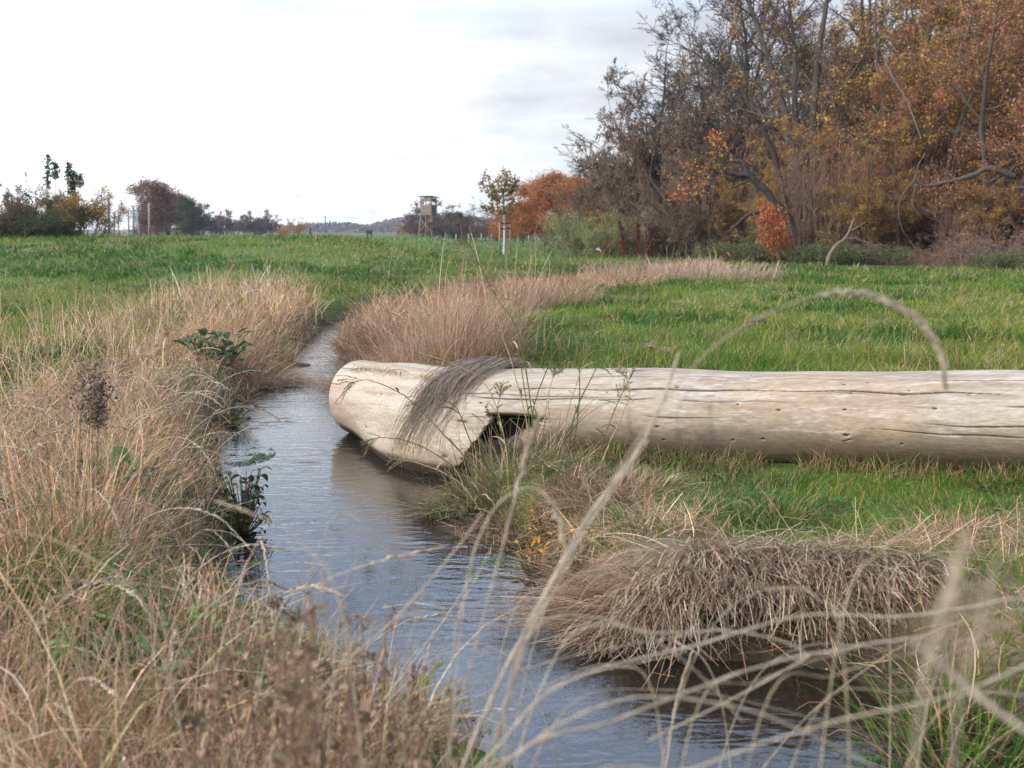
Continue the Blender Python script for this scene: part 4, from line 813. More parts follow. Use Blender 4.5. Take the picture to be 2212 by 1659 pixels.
# tall shoots with leaves at their tips
for i_, (u_, top, lo_, n_, lab) in enumerate(((104, 335, 400, 170, 'tallest leafy shoot above the orange bush'), (120, 347, 385, 150, 'second tallest leafy shoot next to the tallest one'), (148, 352, 385, 130, 'leafy shoot in the middle of the five shoots'), (158, 370, 420, 330, 'leafiest shoot with a thick green tip'), (173, 376, 400, 110, 'outermost short leafy shoot of the five'))):
    y_ = 43.5; b_ = D(u_ + 3, 512, y_); t_ = D(u_, top, y_); rng = R(300 + i_); root = empty('leafy_shoot', tuple(b_)); H_ = t_[2] - b_[2]
    pts = spline([(0, 0, 0), (rng.normal(0, .05), 0, H_ * .5), (t_[0] - b_[0], 0, H_)], 10); m1 = MB(); tube(m1, pts, np.linspace(.022, .008, 10), 5, (.16, .13, .08)); m1.build('stem', M_BARK, root)
    f_ = (512 - lo_) / (512 - top); tt = rng.uniform(f_, 1, n_); q = np.stack([np.interp(tt, np.linspace(0, 1, 10), pts[:, k]) for k in range(3)], 1) + rng.normal(0, .055, (n_, 3)) * np.array([1.3, 1.3, .6])
    m2 = MB(); leaves(m2, rng, q, n_ * 2, .10, [(3, (.045, .10, .035)), (2, (.07, .13, .04))], .02); m2.build('foliage', M_LEAF, root); tag(root, lab, 'shoot', 'leafy shoots above the autumn bushes')
# --- middle distance
plant(lone, 'broad reddish brown tree standing alone beyond the fence posts', 'tree', 374, 185, None, 1.0, .3, sx=1.3)
plant(lone, 'smaller reddish tree touching the broad reddish brown one', 'tree', 325, 190, None, .6, 1.3)
plant(gtree, 'dark green tree leaning against the broad reddish brown tree', 'tree', 420, 178, None, .85, 1.1)
plant(farb, 'bare crown showing behind the dark green tree', 'tree', 440, 190, None, .95, 2.0)
T_ = 'bare trees on the horizon'
lab9 = ['bare tree on the horizon just past the dark green tree', 'low twiggy tree, second past the dark green tree', 'bare tree with upright twigs in the middle of the horizon row', 'dense bare tree before the thin lattice mast', 'bare tree right next to the lattice mast', 'last low bare tree before the yellow bush']
for i_, u_ in enumerate((468, 492, 515, 538, 565, 588)):
    plant(farb, lab9[i_], 'tree', u_, 200 + 9 * (i_ % 3), T_, (.62 + .1 * ((i_ * 2) % 3)), i_ * 1.7)
plant(ybush, 'yellow leaved tree on the horizon with a brighter right side', 'tree', 640, 170, None, .88, .8)
plant(ybush, 'low orange bush on the horizon left of the yellow one', 'bush', 616, 175, None, .55, 2.8)
plant(ybush, 'orange bush beyond the mound between the dark box and the raised hide', 'bush', 895, 190, None, .6, 4.0)
plant(ybush, 'small copper bush behind the orange bush before the raised hide', 'bush', 870, 200, None, .6, 5.0)
H_ = 'bare trees behind the raised hide'
plant(farb, 'bare tree whose crown shows on both sides of the raised hide', 'tree', 925, 185, H_, 1.02, .9)
plant(farb, 'bare tree just behind the ladder side of the raised hide', 'tree', 950, 195, H_, .95, 2.9)
plant(fine, 'rounded fine twigged tree between the hide and the planted young tree', 'tree', 1020, 150, H_, .5, 3.1, sx=1.2)
plant(fine, 'bare tree directly behind the planted young tree', 'tree', 1060, 150, H_, .46, 4.2)
plant(gtree, 'small green and brown tree at the foot of the rounded fine twigged tree', 'tree', 995, 148, None, .5, 2.2)
rowl = ['brown bush row piece just past the raised hide', 'brown bush below the rounded fine twigged tree', 'brown bush behind the thin fence posts', 'brown bush behind the stakes of the young tree', 'brown bush between the young tree and the copper trees', 'brown bush left of the raised hide legs']
for i_, u_ in enumerate((965, 1005, 1040, 1080, 1120, 905)):
    plant(farb, rowl[i_], 'bush', u_, 140 + 5 * (i_ % 2), 'brown bushes along the far field edge', .50, i_ * 1.1, sx=1.3)
# far wooded ridge, read as one mass
rng = R(500); mb = MB(); n_ = 26000; u_ = rng.uniform(540, 1250, n_); y_ = rng.uniform(560, 820, n_); x = (u_ - 1106) / FV * y_
prof = np.interp(u_, [540, 640, 700, 760, 800, 850, 900, 960, 1100, 1250], [2, 3, 4.5, 4.5, 3, 7, 9, 8.5, 7, 6]) * (y_ / 700) ; prof = prof * (.78 + .4 * fbm(x * .07, y_ * .05, 44))
z = prof * (1 - rng.random(n_) ** 2.2 * 1.0) + 1.0
q = np.stack([x, y_, z], 1); leaves(mb, rng, q, n_, 1.7, [(3, (.20, .165, .155)), (2, (.17, .16, .165)), (1, (.27, .19, .14)), (1, (.15, .155, .15))], .4, clump=.02)
tag(mb.build('far_woods', M_LEAF), kind='stuff')
x0 = np.arange(-460, 120, 12.0)
mb = MB(); X_ = np.stack([x0, x0]); hz = np.stack([np.zeros_like(x0), 1.5 + 3.2 * fbm(x0 * .013, x0 * 0, 8) * np.exp(-((x0 + 90) / 160) ** 2) * 2])
V = np.stack([np.stack([x0, np.full_like(x0, 640), np.full_like(x0, -1)], 1), np.stack([x0, np.full_like(x0, 760), hz[1]], 1), np.stack([x0, np.full_like(x0, 1100), np.full_like(x0, -1)], 1)])
k = len(x0); i = np.arange(2)[:, None] * k + np.arange(k - 1)[None]; mb.add(V.reshape(-1, 3), np.stack([i, i + 1, i + k + 1, i + k], -1), (.16, .13, .10))
tag(mb.build('hills', M_BARK), kind='structure')
# ================================================================ single features of the wood
def curve_thing(name, label, cat, arms, y, color, group=None, foliage=None, wob=.06, seed=0):
    """arms: [(list of (u, v[, dy]), r0, r1, part name)]: woody limbs at the distance y"""
    rng = R(seed + 7000); o0 = None; root = None
    for pts, r0, r1, part in arms:
        W = np.array([D(p[0], p[1], y + (p[2] if len(p) > 2 else 0)) for p in pts]); 
        if o0 is None: o0 = W[0].copy(); root = empty(name, tuple(o0))
        Q = spline(W - o0, 6 * len(pts)); Q[1:-1] += rng.normal(0, wob * r0, (len(Q) - 2, 3)); mb = MB()
        tube(mb, Q, np.linspace(r0, r1, len(Q)) * (1 + .04 * rng.normal(size=len(Q))), 7, np.array(color)); mb.build(part, M_BARK, root)
    if foliage:
        mb = MB()
        for (u, v, du, dv, n, size, pal) in foliage:
            q = np.array([D(u, v, y)]) - o0; q = q + rng.normal(0, 1, (n, 3)) * np.array([du, du, dv]) * y / FV; leaves(mb, rng, q, n, size, pal, .05)
        mb.build('foliage', M_LEAF, root)
    return tag(root, label, cat, group)
DKB = (.055, .042, .034); PALE = (.34, .29, .21)
curve_thing('leaning_tree', 'dark leaning forked trunk broken off at the top, above the red leaved sapling', 'tree trunk',
    [([(1735, 566), (1712, 490), (1663, 424), (1638, 398), (1616, 379), (1591, 377), (1565, 364), (1548, 338), (1552, 328)], .17, .08, 'trunk'),
     ([(1616, 379), (1606, 352), (1590, 349), (1570, 350)], .12, .05, 'limb'), ([(1670, 435), (1645, 455), (1616, 464), (1590, 486), (1575, 500)], .11, .04, 'limb'), ([(1625, 385), (1590, 403), (1575, 408)], .06, .02, 'limb'),
     ([(1548, 338), (1535, 352), (1530, 372), (1534, 380)], .07, .03, 'limb')], 42.6, DKB,
    foliage=[(1550, 308, 13, 16, 150, .11, REDO + YELL[:1]), (1500, 400, 26, 18, 150, .10, REDO + YELL[:1]), (1470, 420, 14, 10, 90, .12, REDO), (1520, 360, 30, 14, 110, .10, YELL[:2] + REDO)])
curve_thing('broken_snag', 'short dark reddish snag standing behind the leaning forked trunk', 'tree trunk', [([(1720, 566), (1700, 450), (1676, 347), (1660, 305), (1646, 276), (1640, 268)],   .12, .10, 'trunk'), ([(1652, 285), (1668, 262), (1675, 248)], .05, .02, 'limb')], 44.5, (.055, .034, .027))
curve_thing('leaning_sapling', 'pale crooked bare stem leaning out of the nettles with one low side branch', 'sapling', [([(1787, 575), (1789, 560), (1796, 544), (1808, 528), (1822, 518), (1834, 501), (1845, 470)], .09, .03, 'trunk'), ([(1822, 518), (1842, 514), (1865, 521), (1899, 534)], .035, .015, 'limb'), ([(1834, 501), (1850, 492), (1870, 480)], .03, .012, 'limb')], 38.6, (.17, .13, .095))
curve_thing('hanging_limb', 'dark limb with pale lichen covered twigs hanging down before the rust brown tree', 'branch',
    [([(2190, 380), (2135, 364), (2105, 377), (2058, 390), (2002, 402), (1976, 388)], .13, .04, 'limb'), ([(1976, 388), (1946, 428), (1942, 463), (1950, 497), (1963, 514)], .03, .014, 'twig'), ([(1976, 388), (1980, 437), (2015, 465)], .028, .012, 'twig'), ([(1976, 390), (2002, 400), (2040, 425), (2058, 441)], .028, .012, 'twig'), ([(1976, 388), (1985, 355), (2000, 330)], .04, .015, 'twig'), ([(1978, 400), (1972, 440), (1990, 470)], .03, .012, 'twig')], 40.0, (.09, .07, .055))
for i_, (pts, lab) in enumerate((([(2052, 180), (2075, 200), (2090, 225), (2120, 260)], 'dark sloping limb high in the rust brown crown'), ([(1908, 120), (1930, 170), (1960, 220), (1990, 300)], 'thin pale crossing stem among the yellow leaves'))):
    curve_thing('high_limb', lab, 'branch', [(pts, .07 if i_ == 0 else .03, .03 if i_ == 0 else .02, 'limb')], 41 + i_, (.10, .08, .06) if i_ == 0 else (.20, .165, .12))
# dark red dock stalks in the meadow
for i_, (u0, v0, u1, v1, y_, n_, lab) in enumerate(((1392, 562, 1410, 492, 46, 900, 'darkest red brown dock stalk, thickest and nearest of the three'), (1346, 530, 1338, 478, 50, 420, 'thin red brown dock stalk between the willow shrubs'), (1372, 530, 1378, 474, 50, 460, 'red brown dock stalk just beside the thickest one'))):
    b_ = D(u0, v0, y_); t_ = D(u1, v1, y_); b_[2] = float(ground(b_[0:1], b_[1:2], np.array([99.]))[0]); root = empty('dock_stalk', tuple(b_)); rng = R(800 + i_)
    pts = spline([(0, 0, 0), (t_ - b_) * .5 + np.array([.05, 0, 0]), t_ - b_], 8); mb = MB(); tube(mb, pts, np.linspace(.02, .008, 8), 5, (.14, .05, .035)); mb.build('stem', M_BARK, root)
    tt = rng.uniform(.12, 1, n_); q = np.stack([np.interp(tt, np.linspace(0, 1, 8), pts[:, k]) for k in range(3)], 1) + rng.normal(0, .06, (n_, 3)) * (1.25 - tt)[:, None] * np.array([1.4, 1.4, .8]); mb = MB()
    leaves(mb, rng, q, n_ * 2, .07, [(2, (.13, .045, .03)), (1, (.18, .07, .045))], .02, hang=-1); mb.build('seed_head', M_LEAF, root); tag(root, lab, 'plant', 'dock stalks in the meadow')
# scrap of litter
q = D(1293, 540, 49.0); mb = MB(); uu, vv = np.meshgrid(np.linspace(-1, 1, 9), np.linspace(-1, 1, 5)); V = np.stack([q[0] + uu * .13, q[1] + .05 * np.sin(uu * 3 + vv), q[2] + vv * .05 + .05 * np.cos(uu * 2.4) - .05 * uu], -1)
i = np.arange(4)[:, None] * 9 + np.arange(8)[None]; cc = np.where((np.abs(uu) > .55)[..., None], np.array([.7, .25, .25]), np.array([.8, .76, .74])); mb.add(V.reshape(-1, 3), np.stack([i, i + 1, i + 10, i + 9], -1), cc.reshape(-1, 3))
tag(mb.build('litter_scrap', M_LEAF), 'small crumpled white and pink scrap caught in weeds before the willow shrubs', 'litter')

# ================================================================ raised hide
HB = G(931, 520, 0.0); HB = np.array([HB[0], 141.0, 0.0]); HB[0] = (928 - 1106) / FV * 141.0
root = empty('raised_hide', (HB[0], HB[1], float(ground(HB[:1], HB[1:2], np.array([99.]))[0])), math.radians(-27))
WD, WD2, GRY = (.20, .15, .11), (.11, .085, .065), (.12, .125, .14)
hw, hd = .80, .65
def part(nm, boxes, mat=M_BARK, parent=None):
    mb = MB()
    for b_ in boxes: b_(mb)
    return mb.build(nm, mat, parent or root, smooth=False)
for sx_, sy_ in ((-1, -1), (1, -1), (-1, 1), (1, 1)):
    part('leg', [lambda m, a=sx_, b=sy_: beam(m, (a * (hw + .22), b * (hd + .25), -.1), (a * (hw - .04), b * (hd - .04), 2.78), .13, .13, WD)])
    part('corner_post', [lambda m, a=sx_, b=sy_: beam(m, (a * (hw - .04), b * (hd - .04), 2.78), (a * (hw - .04), b * (hd - .04), 5.0), .07, .07, WD2)])
for sy_ in (-1, 1):
    part('cross_brace', [lambda m, b=sy_: beam(m, (-(hw + .1), b * (hd + .16), .7), (hw, b * (hd + .05), 2.4), .05, .10, WD), lambda m, b=sy_: beam(m, (hw + .1, b * (hd + .21), .7), (-hw, b * (hd + .10), 2.4), .05, .10, WD)])
    part('bottom_rail', [lambda m, b=sy_: beam(m, (-(hw + .16), b * (hd + .2), .45), (hw + .16, b * (hd + .2), .45), .06, .12, WD2)])
part('floor', [lambda m: box(m, (0, 0, 2.78), (2 * hw + .1, 2 * hd + .1, .08), WD2)])
part('front_panel', [lambda m, k=k: box(m, (0, -hd - .012 * (k % 2), 2.93 + k * .2), (2 * hw, .03, .193), np.array(WD) * (1 + .08 * math.sin(k * 4))) for k in range(6)])
part('back_panel', [lambda m, k=k: box(m, (0, hd, 2.93 + k * .2), (2 * hw, .03, .193), WD2) for k in range(6)])
for a in (-1, 1): part('side_panel', [lambda m, k=k, a=a: box(m, (a * (hw + .012 * (k % 2)), 0, 2.93 + k * .2), (.03, 2 * hd - .04, .193), WD2) for k in range(6)])
part('upper_board', [lambda m, k=k: box(m, (0, -hd, 4.55 + k * .21), (2 * hw, .03, .2), WD) for k in range(2)])
part('upper_board', [lambda m, k=k: box(m, (hw, 0, 4.55 + k * .21), (.03, 2 * hd - .04, .2), (.05, .055, .05)) for k in range(2)])
part('roof', [lambda m: beam(m, (0, -hd - .45, 5.16), (0, hd + .35, 4.98), 2 * hw + .7, .06, (.30, .30, .29))])
lad = [lambda m, a=a: beam(m, (a, 1.9, -.1), (a, hd + .02, 2.85), .07, .09, GRY) for a in (.35, .80)] + [lambda m, k=k: beam(m, (.35, 1.9 - (1.9 - hd) * k / 9, .3 * k + .02), (.80, 1.9 - (1.9 - hd) * k / 9, .3 * k + .02), .05, .05, GRY) for k in range(1, 9)]
part('ladder', lad)
part('side_brace', [lambda m: beam(m, (hw + 1.25, .2, -.1), (hw + .02, .2, 2.8), .16, .12, GRY), lambda m: beam(m, (hw + 1.25, hd, -.1), (hw + .02, hd, 2.8), .12, .12, GRY)])
tag(root, 'weathered wooden raised hide on splayed legs with boarded box and flat roof', 'raised hide')

# ================================================================ planted young tree with stakes
yb = D(1089, 549, 58.0); zg = float(ground(yb[:1], yb[1:2], np.array([99.]))[0]); rng = R(901); root = empty('young_tree', (yb[0], yb[1], zg))
Hc = D(1089, 461, 58.0)[2] - zg; Ht = D(1089, 366, 58.0)[2] - zg
mb = MB(); tube(mb, spline([(0, 0, -.05), (.02, 0, Hc * .5), (0, 0, Hc)], 10), np.linspace(.062, .05, 10), 8, (.50, .48, .43)); tr_ = mb.build('trunk', M_BARK, root)
mb = MB(); L0 = spline([(0, 0, Hc), (-.03, 0, Hc + .9), (.05, 0, Hc + 1.6), (.0, 0, Ht)], 12); tube(mb, L0, np.linspace(.05, .012, 12), 6, (.16, .13, .09)); tips = [L0[4:]]
for (u, v, z0_) in ((1044, 445, .05), (1040, 396, .5), (1050, 378, .75), (1062, 400, .5), (1075, 385, 1.0), (1118, 392, .9), (1112, 378, 1.1), (1104, 405, .6), (1120, 440, .05), (1110, 425, .3), (1068, 420, .3), (1060, 440, .1), (1098, 372, 1.3), (1080, 450, 0), (1100, 450, 0)):
    e_ = D(u, v, 58.0) - np.array([yb[0], yb[1], zg]); e_[1] = rng.normal(0, .6); s0 = np.array([0, 0, Hc + z0_]); Q = spline([s0, s0 * .5 + e_ * .5 + np.array([e_[0] * .12, 0, -.12]), e_], 9)
    tube(mb, Q, np.linspace(.022, .006, 9), 5, (.16, .13, .09)); tips.append(Q[3:])
mb.build('crown', M_BARK, root)
mb = MB(); leaves(mb, rng, np.concatenate([np.repeat(t, 3, 0) for t in tips]), 1700, .15, [(3, (.28, .155, .03)), (2, (.23, .11, .035)), (1.5, (.16, .15, .035)), (1, (.38, .23, .04))], .10); mb.build('foliage', M_LEAF, root)
tag(root, 'planted young tree with white painted trunk and golden brown leaves', 'tree')
root = empty('stake_frame', (yb[0], yb[1], zg)); st = []
for u, v, y_ in ((1079.6, 481.5, 57.3), (1102.5, 480, 58.9), (1091, 481, 59.3)):
    t_ = D(u, v, y_) - np.array([yb[0], yb[1], zg]); mb = MB(); cap_tube(mb, [(t_[0], t_[1], -.1), (t_[0], t_[1], t_[2])], .045, 8, (.24, .18, .13)); mb.build('stake', M_BARK, root); st.append(t_)
for a, b in ((0, 1), (1, 2), (2, 0)):
    for dz in ((-.04, -.32) if a != 2 else (-.04,)):
        mb = MB(); beam(mb, st[a] + np.array([0, 0, dz]), st[b] + np.array([0, 0, dz]), .03, .07, (.07, .06, .05)); mb.build('rail', M_BARK, root, smooth=False)
tag(root, 'three wooden stakes with dark cross rails round the white painted young tree', 'tree stakes')

# ================================================================ fences, poles and mast
def post_thing(name, label, u0, v0, u1, v1, y, r, color, group=None):
    b_ = D(u0, v0, y); t_ = D(u1, v1, y); b_[2] -= .3; mb = MB(); cap_tube(mb, np.array([(0, 0, 0), t_ - b_]), r, 8, color); o = mb.build(name, M_BARK); o.location = tuple(b_); return tag(o, label, 'post', group)
def fence(name, label, posts, wires, color, r=.035, group=None):
    """posts: [(u, v_bottom, v_top, y)]"""
    P0 = D(posts[0][0], posts[0][1], posts[0][3]); root = empty(name, tuple(P0)); tops = []
    for u, vb, vt, y in posts:
        b_ = D(u, vb, y) - P0; t_ = D(u, vt, y) - P0; b_[2] -= .4; mb = MB(); cap_tube(mb, [b_, t_], r, 8, color); mb.build('post', M_BARK, root); tops.append((b_, t_))
    for f in wires:
        mb = MB()
        for (b0, t0), (b1, t1) in zip(tops[:-1], tops[1:]):
            a, b = b0 + (t0 - b0) * f, b1 + (t1 - b1) * f; q = np.linspace(0, 1, 9)[:, None]; Q = a + (b - a) * q; Q[:, 2] -= (.12 * 4 * q * (1 - q))[:, 0]; tube(mb, Q, .006, 4, (.20, .20, .20))
        mb.build('wire', M_BARK, root)
    return tag(root, label, 'fence', group)
fence('wire_fence', 'sagging wire fence on grey wooden posts behind the green mound', [(40, 512, 425, 43), (131, 510, 417, 44), (235, 512, 429, 45), (288, 514, 444, 47), (322, 514, 439, 49)], (.97, .72, .5), (.26, .25, .22), .045)
fence('wire_fence', 'small wire fence running away beyond the second post of the sagging fence', [(277.5, 514, 453, 58), (256, 512, 457, 72), (247, 512, 459, 86)], (.9, .6), (.24, .23, .20), .045)
post_thing('leaning_post', 'pale leaning metal post beside the fence corner', 302, 514, 293.5, 443, 45, .032, (.42, .43, .44))
post_thing('strut_post', 'thin grey strut slanting against the second fence post', 218, 506, 234, 470, 45, .025, (.25, .25, .24))
post_thing('wooden_post', 'short dark wooden post on top of the mound near the yellow horizon tree', 669.5, 512, 669.5, 492, 60, .06, (.10, .08, .06))
fence('wire_fence', 'distant pasture fence of thin pale posts beyond the raised hide and young tree', [(u, 518, 505, 120) for u in (985, 1012, 1040, 1062, 1118, 1142, 1165, 1190)], (.9, .5), (.34, .31, .27), .06)
# utility pole
def pole(name, label, u, v0, y, arm, r, n=1):
    z0 = 0.0; t_ = D(u, v0, y); root = empty(name, (t_[0], t_[1], z0)); H = t_[2]; mb = MB(); cap_tube(mb, [(0, 0, -.5), (0, 0, H)], r, 8, (.10, .085, .07)); mb.build('pole', M_BARK, root)
    mb = MB(); beam(mb, (-arm, 0, H - .35), (arm, 0, H - .35), .16, .16, (.09, .08, .07)); ca = mb.build('crossarm', M_BARK, root, smooth=False)
    for k in (-1, 0, 1):
        mb = MB(); cap_tube(mb, [(k * arm * .92, -.12, H - .3), (k * arm * .92, -.12, H + .15)], .07, 6, (.3, .3, .3)); mb.build('insulator', M_BARK, root)
    tag(root, label, 'utility pole', 'power line poles'); return t_
pa = pole('utility_pole', 'dark wooden utility pole with a crossarm before the steam plume', 702.5, 467, 450, 1.3, .26)
pb = pole('utility_pole', 'fainter farther utility pole just past the steam plume', 725, 480, 760, 1.3, .18)
pc = pole('utility_pole', 'power pole mostly hidden behind the bare crowns past the hide', 1030, 468, 480, 1.3, .2)
pd = pole('utility_pole', 'power pole hidden behind the broad reddish brown tree', 395, 468, 500, 1.3, .2)
for i_, (a, b, lab) in enumerate(((pd, pa, 'overhead wires from the broad tree to the dark utility pole'), (pa, pc, 'overhead wires passing from the utility pole behind the raised hide'))):
    mb = MB()
    for k in (-1, 0, 1):
        q = np.linspace(0, 1, 24)[:, None]; Q = a + (b - a) * q; Q[:, 0] += k * 1.1; Q[:, 2] -= .25 + (2.2 * 4 * q * (1 - q))[:, 0] * .5; tube(mb, Q, .022, 4, (.12, .12, .12))
    tag(mb.build('overhead_wires', M_BARK), lab, 'wires')
t_ = D(561.6, 452, 900); root = empty('lattice_mast', (t_[0], t_[1], 0)); H = t_[2]; mb = MB(); cM = (.28, .29, .31)
for a in (-1, 1):
    for b in (-1, 1): beam(mb, (a * 1.3, b * 1.3, 0), (a * .15, b * .15, H), .10, .10, cM)
for k in range(9):
    f0, f1 = k / 9, (k + 1) / 9; w0, w1 = 1.3 - 1.15 * f0, 1.3 - 1.15 * f1
    beam(mb, (-w0, -w0, H * f0), (w1, -w1, H * f1), .06, .06, cM); beam(mb, (w0, -w0 - .07, H * f0), (-w1, -w1 - .07, H * f1), .06, .06, cM)
mb.build('tower', M_BARK, root, smooth=False)
for hz_, L_ in ((D(561, 466, 900)[2], 4.6), (D(561, 459, 900)[2], 2.6)):
    mb = MB(); beam(mb, (-L_, 0, hz_), (L_, 0, hz_), .12, .22, cM); mb.build('crossarm', M_BARK, root, smooth=False)
tag(root, 'thin grey lattice power mast far away on the horizon', 'power mast')
# dark feeder box behind the mound
q = D(798, 508, 92); root = empty('feeder_box', (q[0], q[1], 0)); z1 = D(798, 497, 92)[2]; mb = MB(); box(mb, (0, 0, z1 - .2), (.42, .4, .30), (.06, .06, .065)); mb.build('body', M_BARK, root, smooth=False)
mb = MB(); box(mb, (0, 0, z1 - .02), (.52, .5, .04), (.10, .10, .11)); mb.build('lid', M_BARK, root, smooth=False)
for a in (-1, 1):
    for b in (-1, 1): mb = MB(); beam(mb, (a * .17, b * .16, -.1), (a * .17, b * .16, z1 - .35), .05, .05, (.08, .07, .06)); mb.build('leg', M_BARK, root, smooth=False)
tag(root, 'small dark box on legs beyond the crest of the mound', 'feeder')
# bird
q = D(643.6, 423.5, 70); root = empty('bird', tuple(q)); mb = MB(); cap_tube(mb, [(-.10, 0, 0), (-.05, 0, .01), (.02, 0, .012), (.07, 0, .015), (.10, 0, .02)], [.008, .022, .026, .016, .006], 8, (.05, .05, .05)); mb.build('body', M_LEAF, root)
for a in (-1, 1):
    mb = MB(); P = np.array([[(0, 0, .02), (-.01, a * .03, .05), (-.03 - .05, a * .06, .06), (-.10, a * .07, .045)]]); ribbons(mb, P, np.array([[.07, .06, .04, .01]]), np.array([[1., 0, 0]]), np.array([[.06, .06, .06]])); mb.build('wing', M_LEAF, root)
tag(root, 'tiny dark bird flying in the white sky above the horizon', 'bird')
# steam plume
rng = R(31); mb = MB(); me_ = bpy.data.meshes.new('tmp'); import bmesh; bm_ = bmesh.new(); bmesh.ops.create_icosphere(bm_, subdivisions=4, radius=1.0); sv = np.array([v.co[:] for v in bm_.verts]); sf = np.array([[v.index for v in f.verts] for f in bm_.faces]); bm_.free()
sf4 = np.concatenate([sf, sf[:, 2:3]], 1)
for u, v, rr in ((711, 487, 4), (718, 483, 6), (726, 478, 8), (735, 473, 10), (745, 469, 12), (752, 462, 12), (762, 466, 11), (772, 462, 13), (783, 457, 14), (796, 455, 15), (806, 463, 10), (800, 470, 7), (820, 452, 12), (836, 446, 10), (850, 444, 8)):
    c0 = D(u, v, 2300); d_ = 1 + .35 * (fbm(sv[:, 0] * 2.1 + u, sv[:, 1] * 2.1 + sv[:, 2] * 2, int(u)) - .5) * 2 + .15 * (fbm(sv[:, 0] * 5 + u, sv[:, 1] * 5 + sv[:, 2] * 4, int(u)) - .5) * 2
    V = c0 + sv * d_[:, None] * rr * .55 * np.array([1.15, 1, .8]); mb.v.append(V); mb.f.append(sf + mb.n); mb.c.append(np.full(V.shape, .9)); mb.n += len(V)
# triangles: a mesh of its own
V = np.concatenate(mb.v); Fc = np.concatenate(mb.f); me = bpy.data.meshes.new('steam_plume'); me.from_pydata(V.tolist(), [], Fc.tolist()); me.polygons.foreach_set('use_smooth', np.ones(len(Fc), bool)); m, nt = newmat('steam')
t1 = nd(nt, 'ShaderNodeBsdfTranslucent'); t1.inputs['Color'].default_value = (1, 1, 1, 1); d1 = nd(nt, 'ShaderNodeBsdfDiffuse'); d1.inputs['Color'].default_value = (1, 1, 1, 1); mxs = nd(nt, 'ShaderNodeMixShader'); mxs.inputs[0].default_value = .5
nt.links.new(d1.outputs[0], mxs.inputs[1]); nt.links.new(t1.outputs[0], mxs.inputs[2]); out(nt, mxs.outputs[0]); me.materials.append(m); o = bpy.data.objects.new('steam_plume', me); col.objects.link(o); tag(o, kind='stuff')

# ================================================================ things on and around the trunk
# bark piece and dark branch in the meadow
q = G(1440, 765, 0); rng = R(41); root = None; mb = MB(); uu, vv = np.meshgrid(np.linspace(-1, 1, 26), np.linspace(-1.1, 1.1, 12)); rad = .055 * (1 + .3 * (fbm(uu * 3, vv * 2, 5) - .5)); cut = .03 * fbm(uu * 7, vv * 0, 9)
V = np.stack([uu * .17 * (1 - .12 * fbm(vv * 5, uu * 0, 3)), rad * np.sin(vv), .03 + .06 * (1 - uu) * .5 + rad * np.cos(vv) * .9 + cut], -1); cc = np.array([.20, .13, .085]) * (.5 + fbm(uu * 6, vv * 6, 7))[..., None]
i = np.arange(11)[:, None] * 26 + np.arange(25)[None]; Fq = np.stack([i, i + 1, i + 27, i + 26], -1); V = V * 1.55; W = V * np.array([1, .78, .9]) - np.array([0, 0, .006]); mb.add(V.reshape(-1, 3), Fq, cc.reshape(-1, 3)); mb.add(W.reshape(-1, 3), Fq[..., ::-1], np.array([.30, .19, .11]) * np.ones((V.size // 3, 3)))
o = mb.build('bark_piece', M_BARK); o.location = (q[0], q[1], float(ground(q[0:1], q[1:2])[0]) - .09); o.rotation_euler = (0, .05, -.25); o.scale = (1, 1, .8); tag(o, 'curled brown bark piece lying in the green grass beyond the trunk', 'bark piece')
q = G(1638, 712, 0); mb = MB(); cap_tube(mb, spline([(-.16, 0, .06), (-.06, .01, .10), (.05, 0, .10), (.17, -.02, .06)], 12), np.array([.012, .02, .026, .03, .03, .032, .03, .028, .026, .024, .02, .012]), 8, (.10, .09, .08)); o = mb.build('dead_branch', M_BARK); o.location = (q[0], q[1], .02); tag(o, 'short dark grey dead branch in the grass farther out than the bark piece', 'branch')

# bundle of grey stems hanging over the trunk
rng = R(51); N = 560; S = 22; t = np.linspace(0, 1, S)[None]; k0 = rng.normal(0, 1, (N, 1)); lane = np.clip(k0, -2, 2)
s_a = S_EL + .52 + .13 * rng.normal(0, 1, (N, 1)); s_b = S_EL + .02 + .055 * lane + .03 * rng.normal(0, 1, (N, 1)); len_ = rng.uniform(.55, 1.0, (N, 1)); start = rng.uniform(0, .35, (N, 1)) ** 1.5
tt = start + (1 - start) * t * len_
sg = s_a + (s_b - s_a) * tt ** .75 + .03 * np.sin(tt * 6 + k0 * 3) + .02 * np.sin(tt * 13 + rng.uniform(0, 6, (N, 1))) + .22 * tt ** 2 * (rng.random((N, 1)) < .16) * rng.uniform(.2, 1, (N, 1)); pg = np.radians(-62 + (185 + 6 * rng.normal(0, 1, (N, 1))) * tt ** 1.05)
off = .004 + .045 * rng.random((N, 1)) ** 1.5 * np.sin(PI * np.clip(tt + .12, 0, 1)) + .05 * np.exp(-((tt - .22) / .16) ** 2) * rng.random((N, 1))
Pw = log_pt(np.broadcast_to(sg, (N, S)), np.broadcast_to(pg, (N, S)), off)
mb = MB(); ribbons(mb, Pw, np.broadcast_to(rng.uniform(.003, .006, (N, 1)), (N, S)) * (1 - .5 * t), norm(rng.normal(0, .4, (N, 3)) + np.array([.9, .3, 0])), pick(rng, [(3, (.30, .235, .18)), (3, (.38, .30, .235)), (2, (.17, .125, .09)), (2, (.50, .40, .31))], N, .2))
tag(mb.build('draped_grass', M_DRY), 'bundle of grey brown dead stems draped over the trunk just before the hollow', 'dead stems')
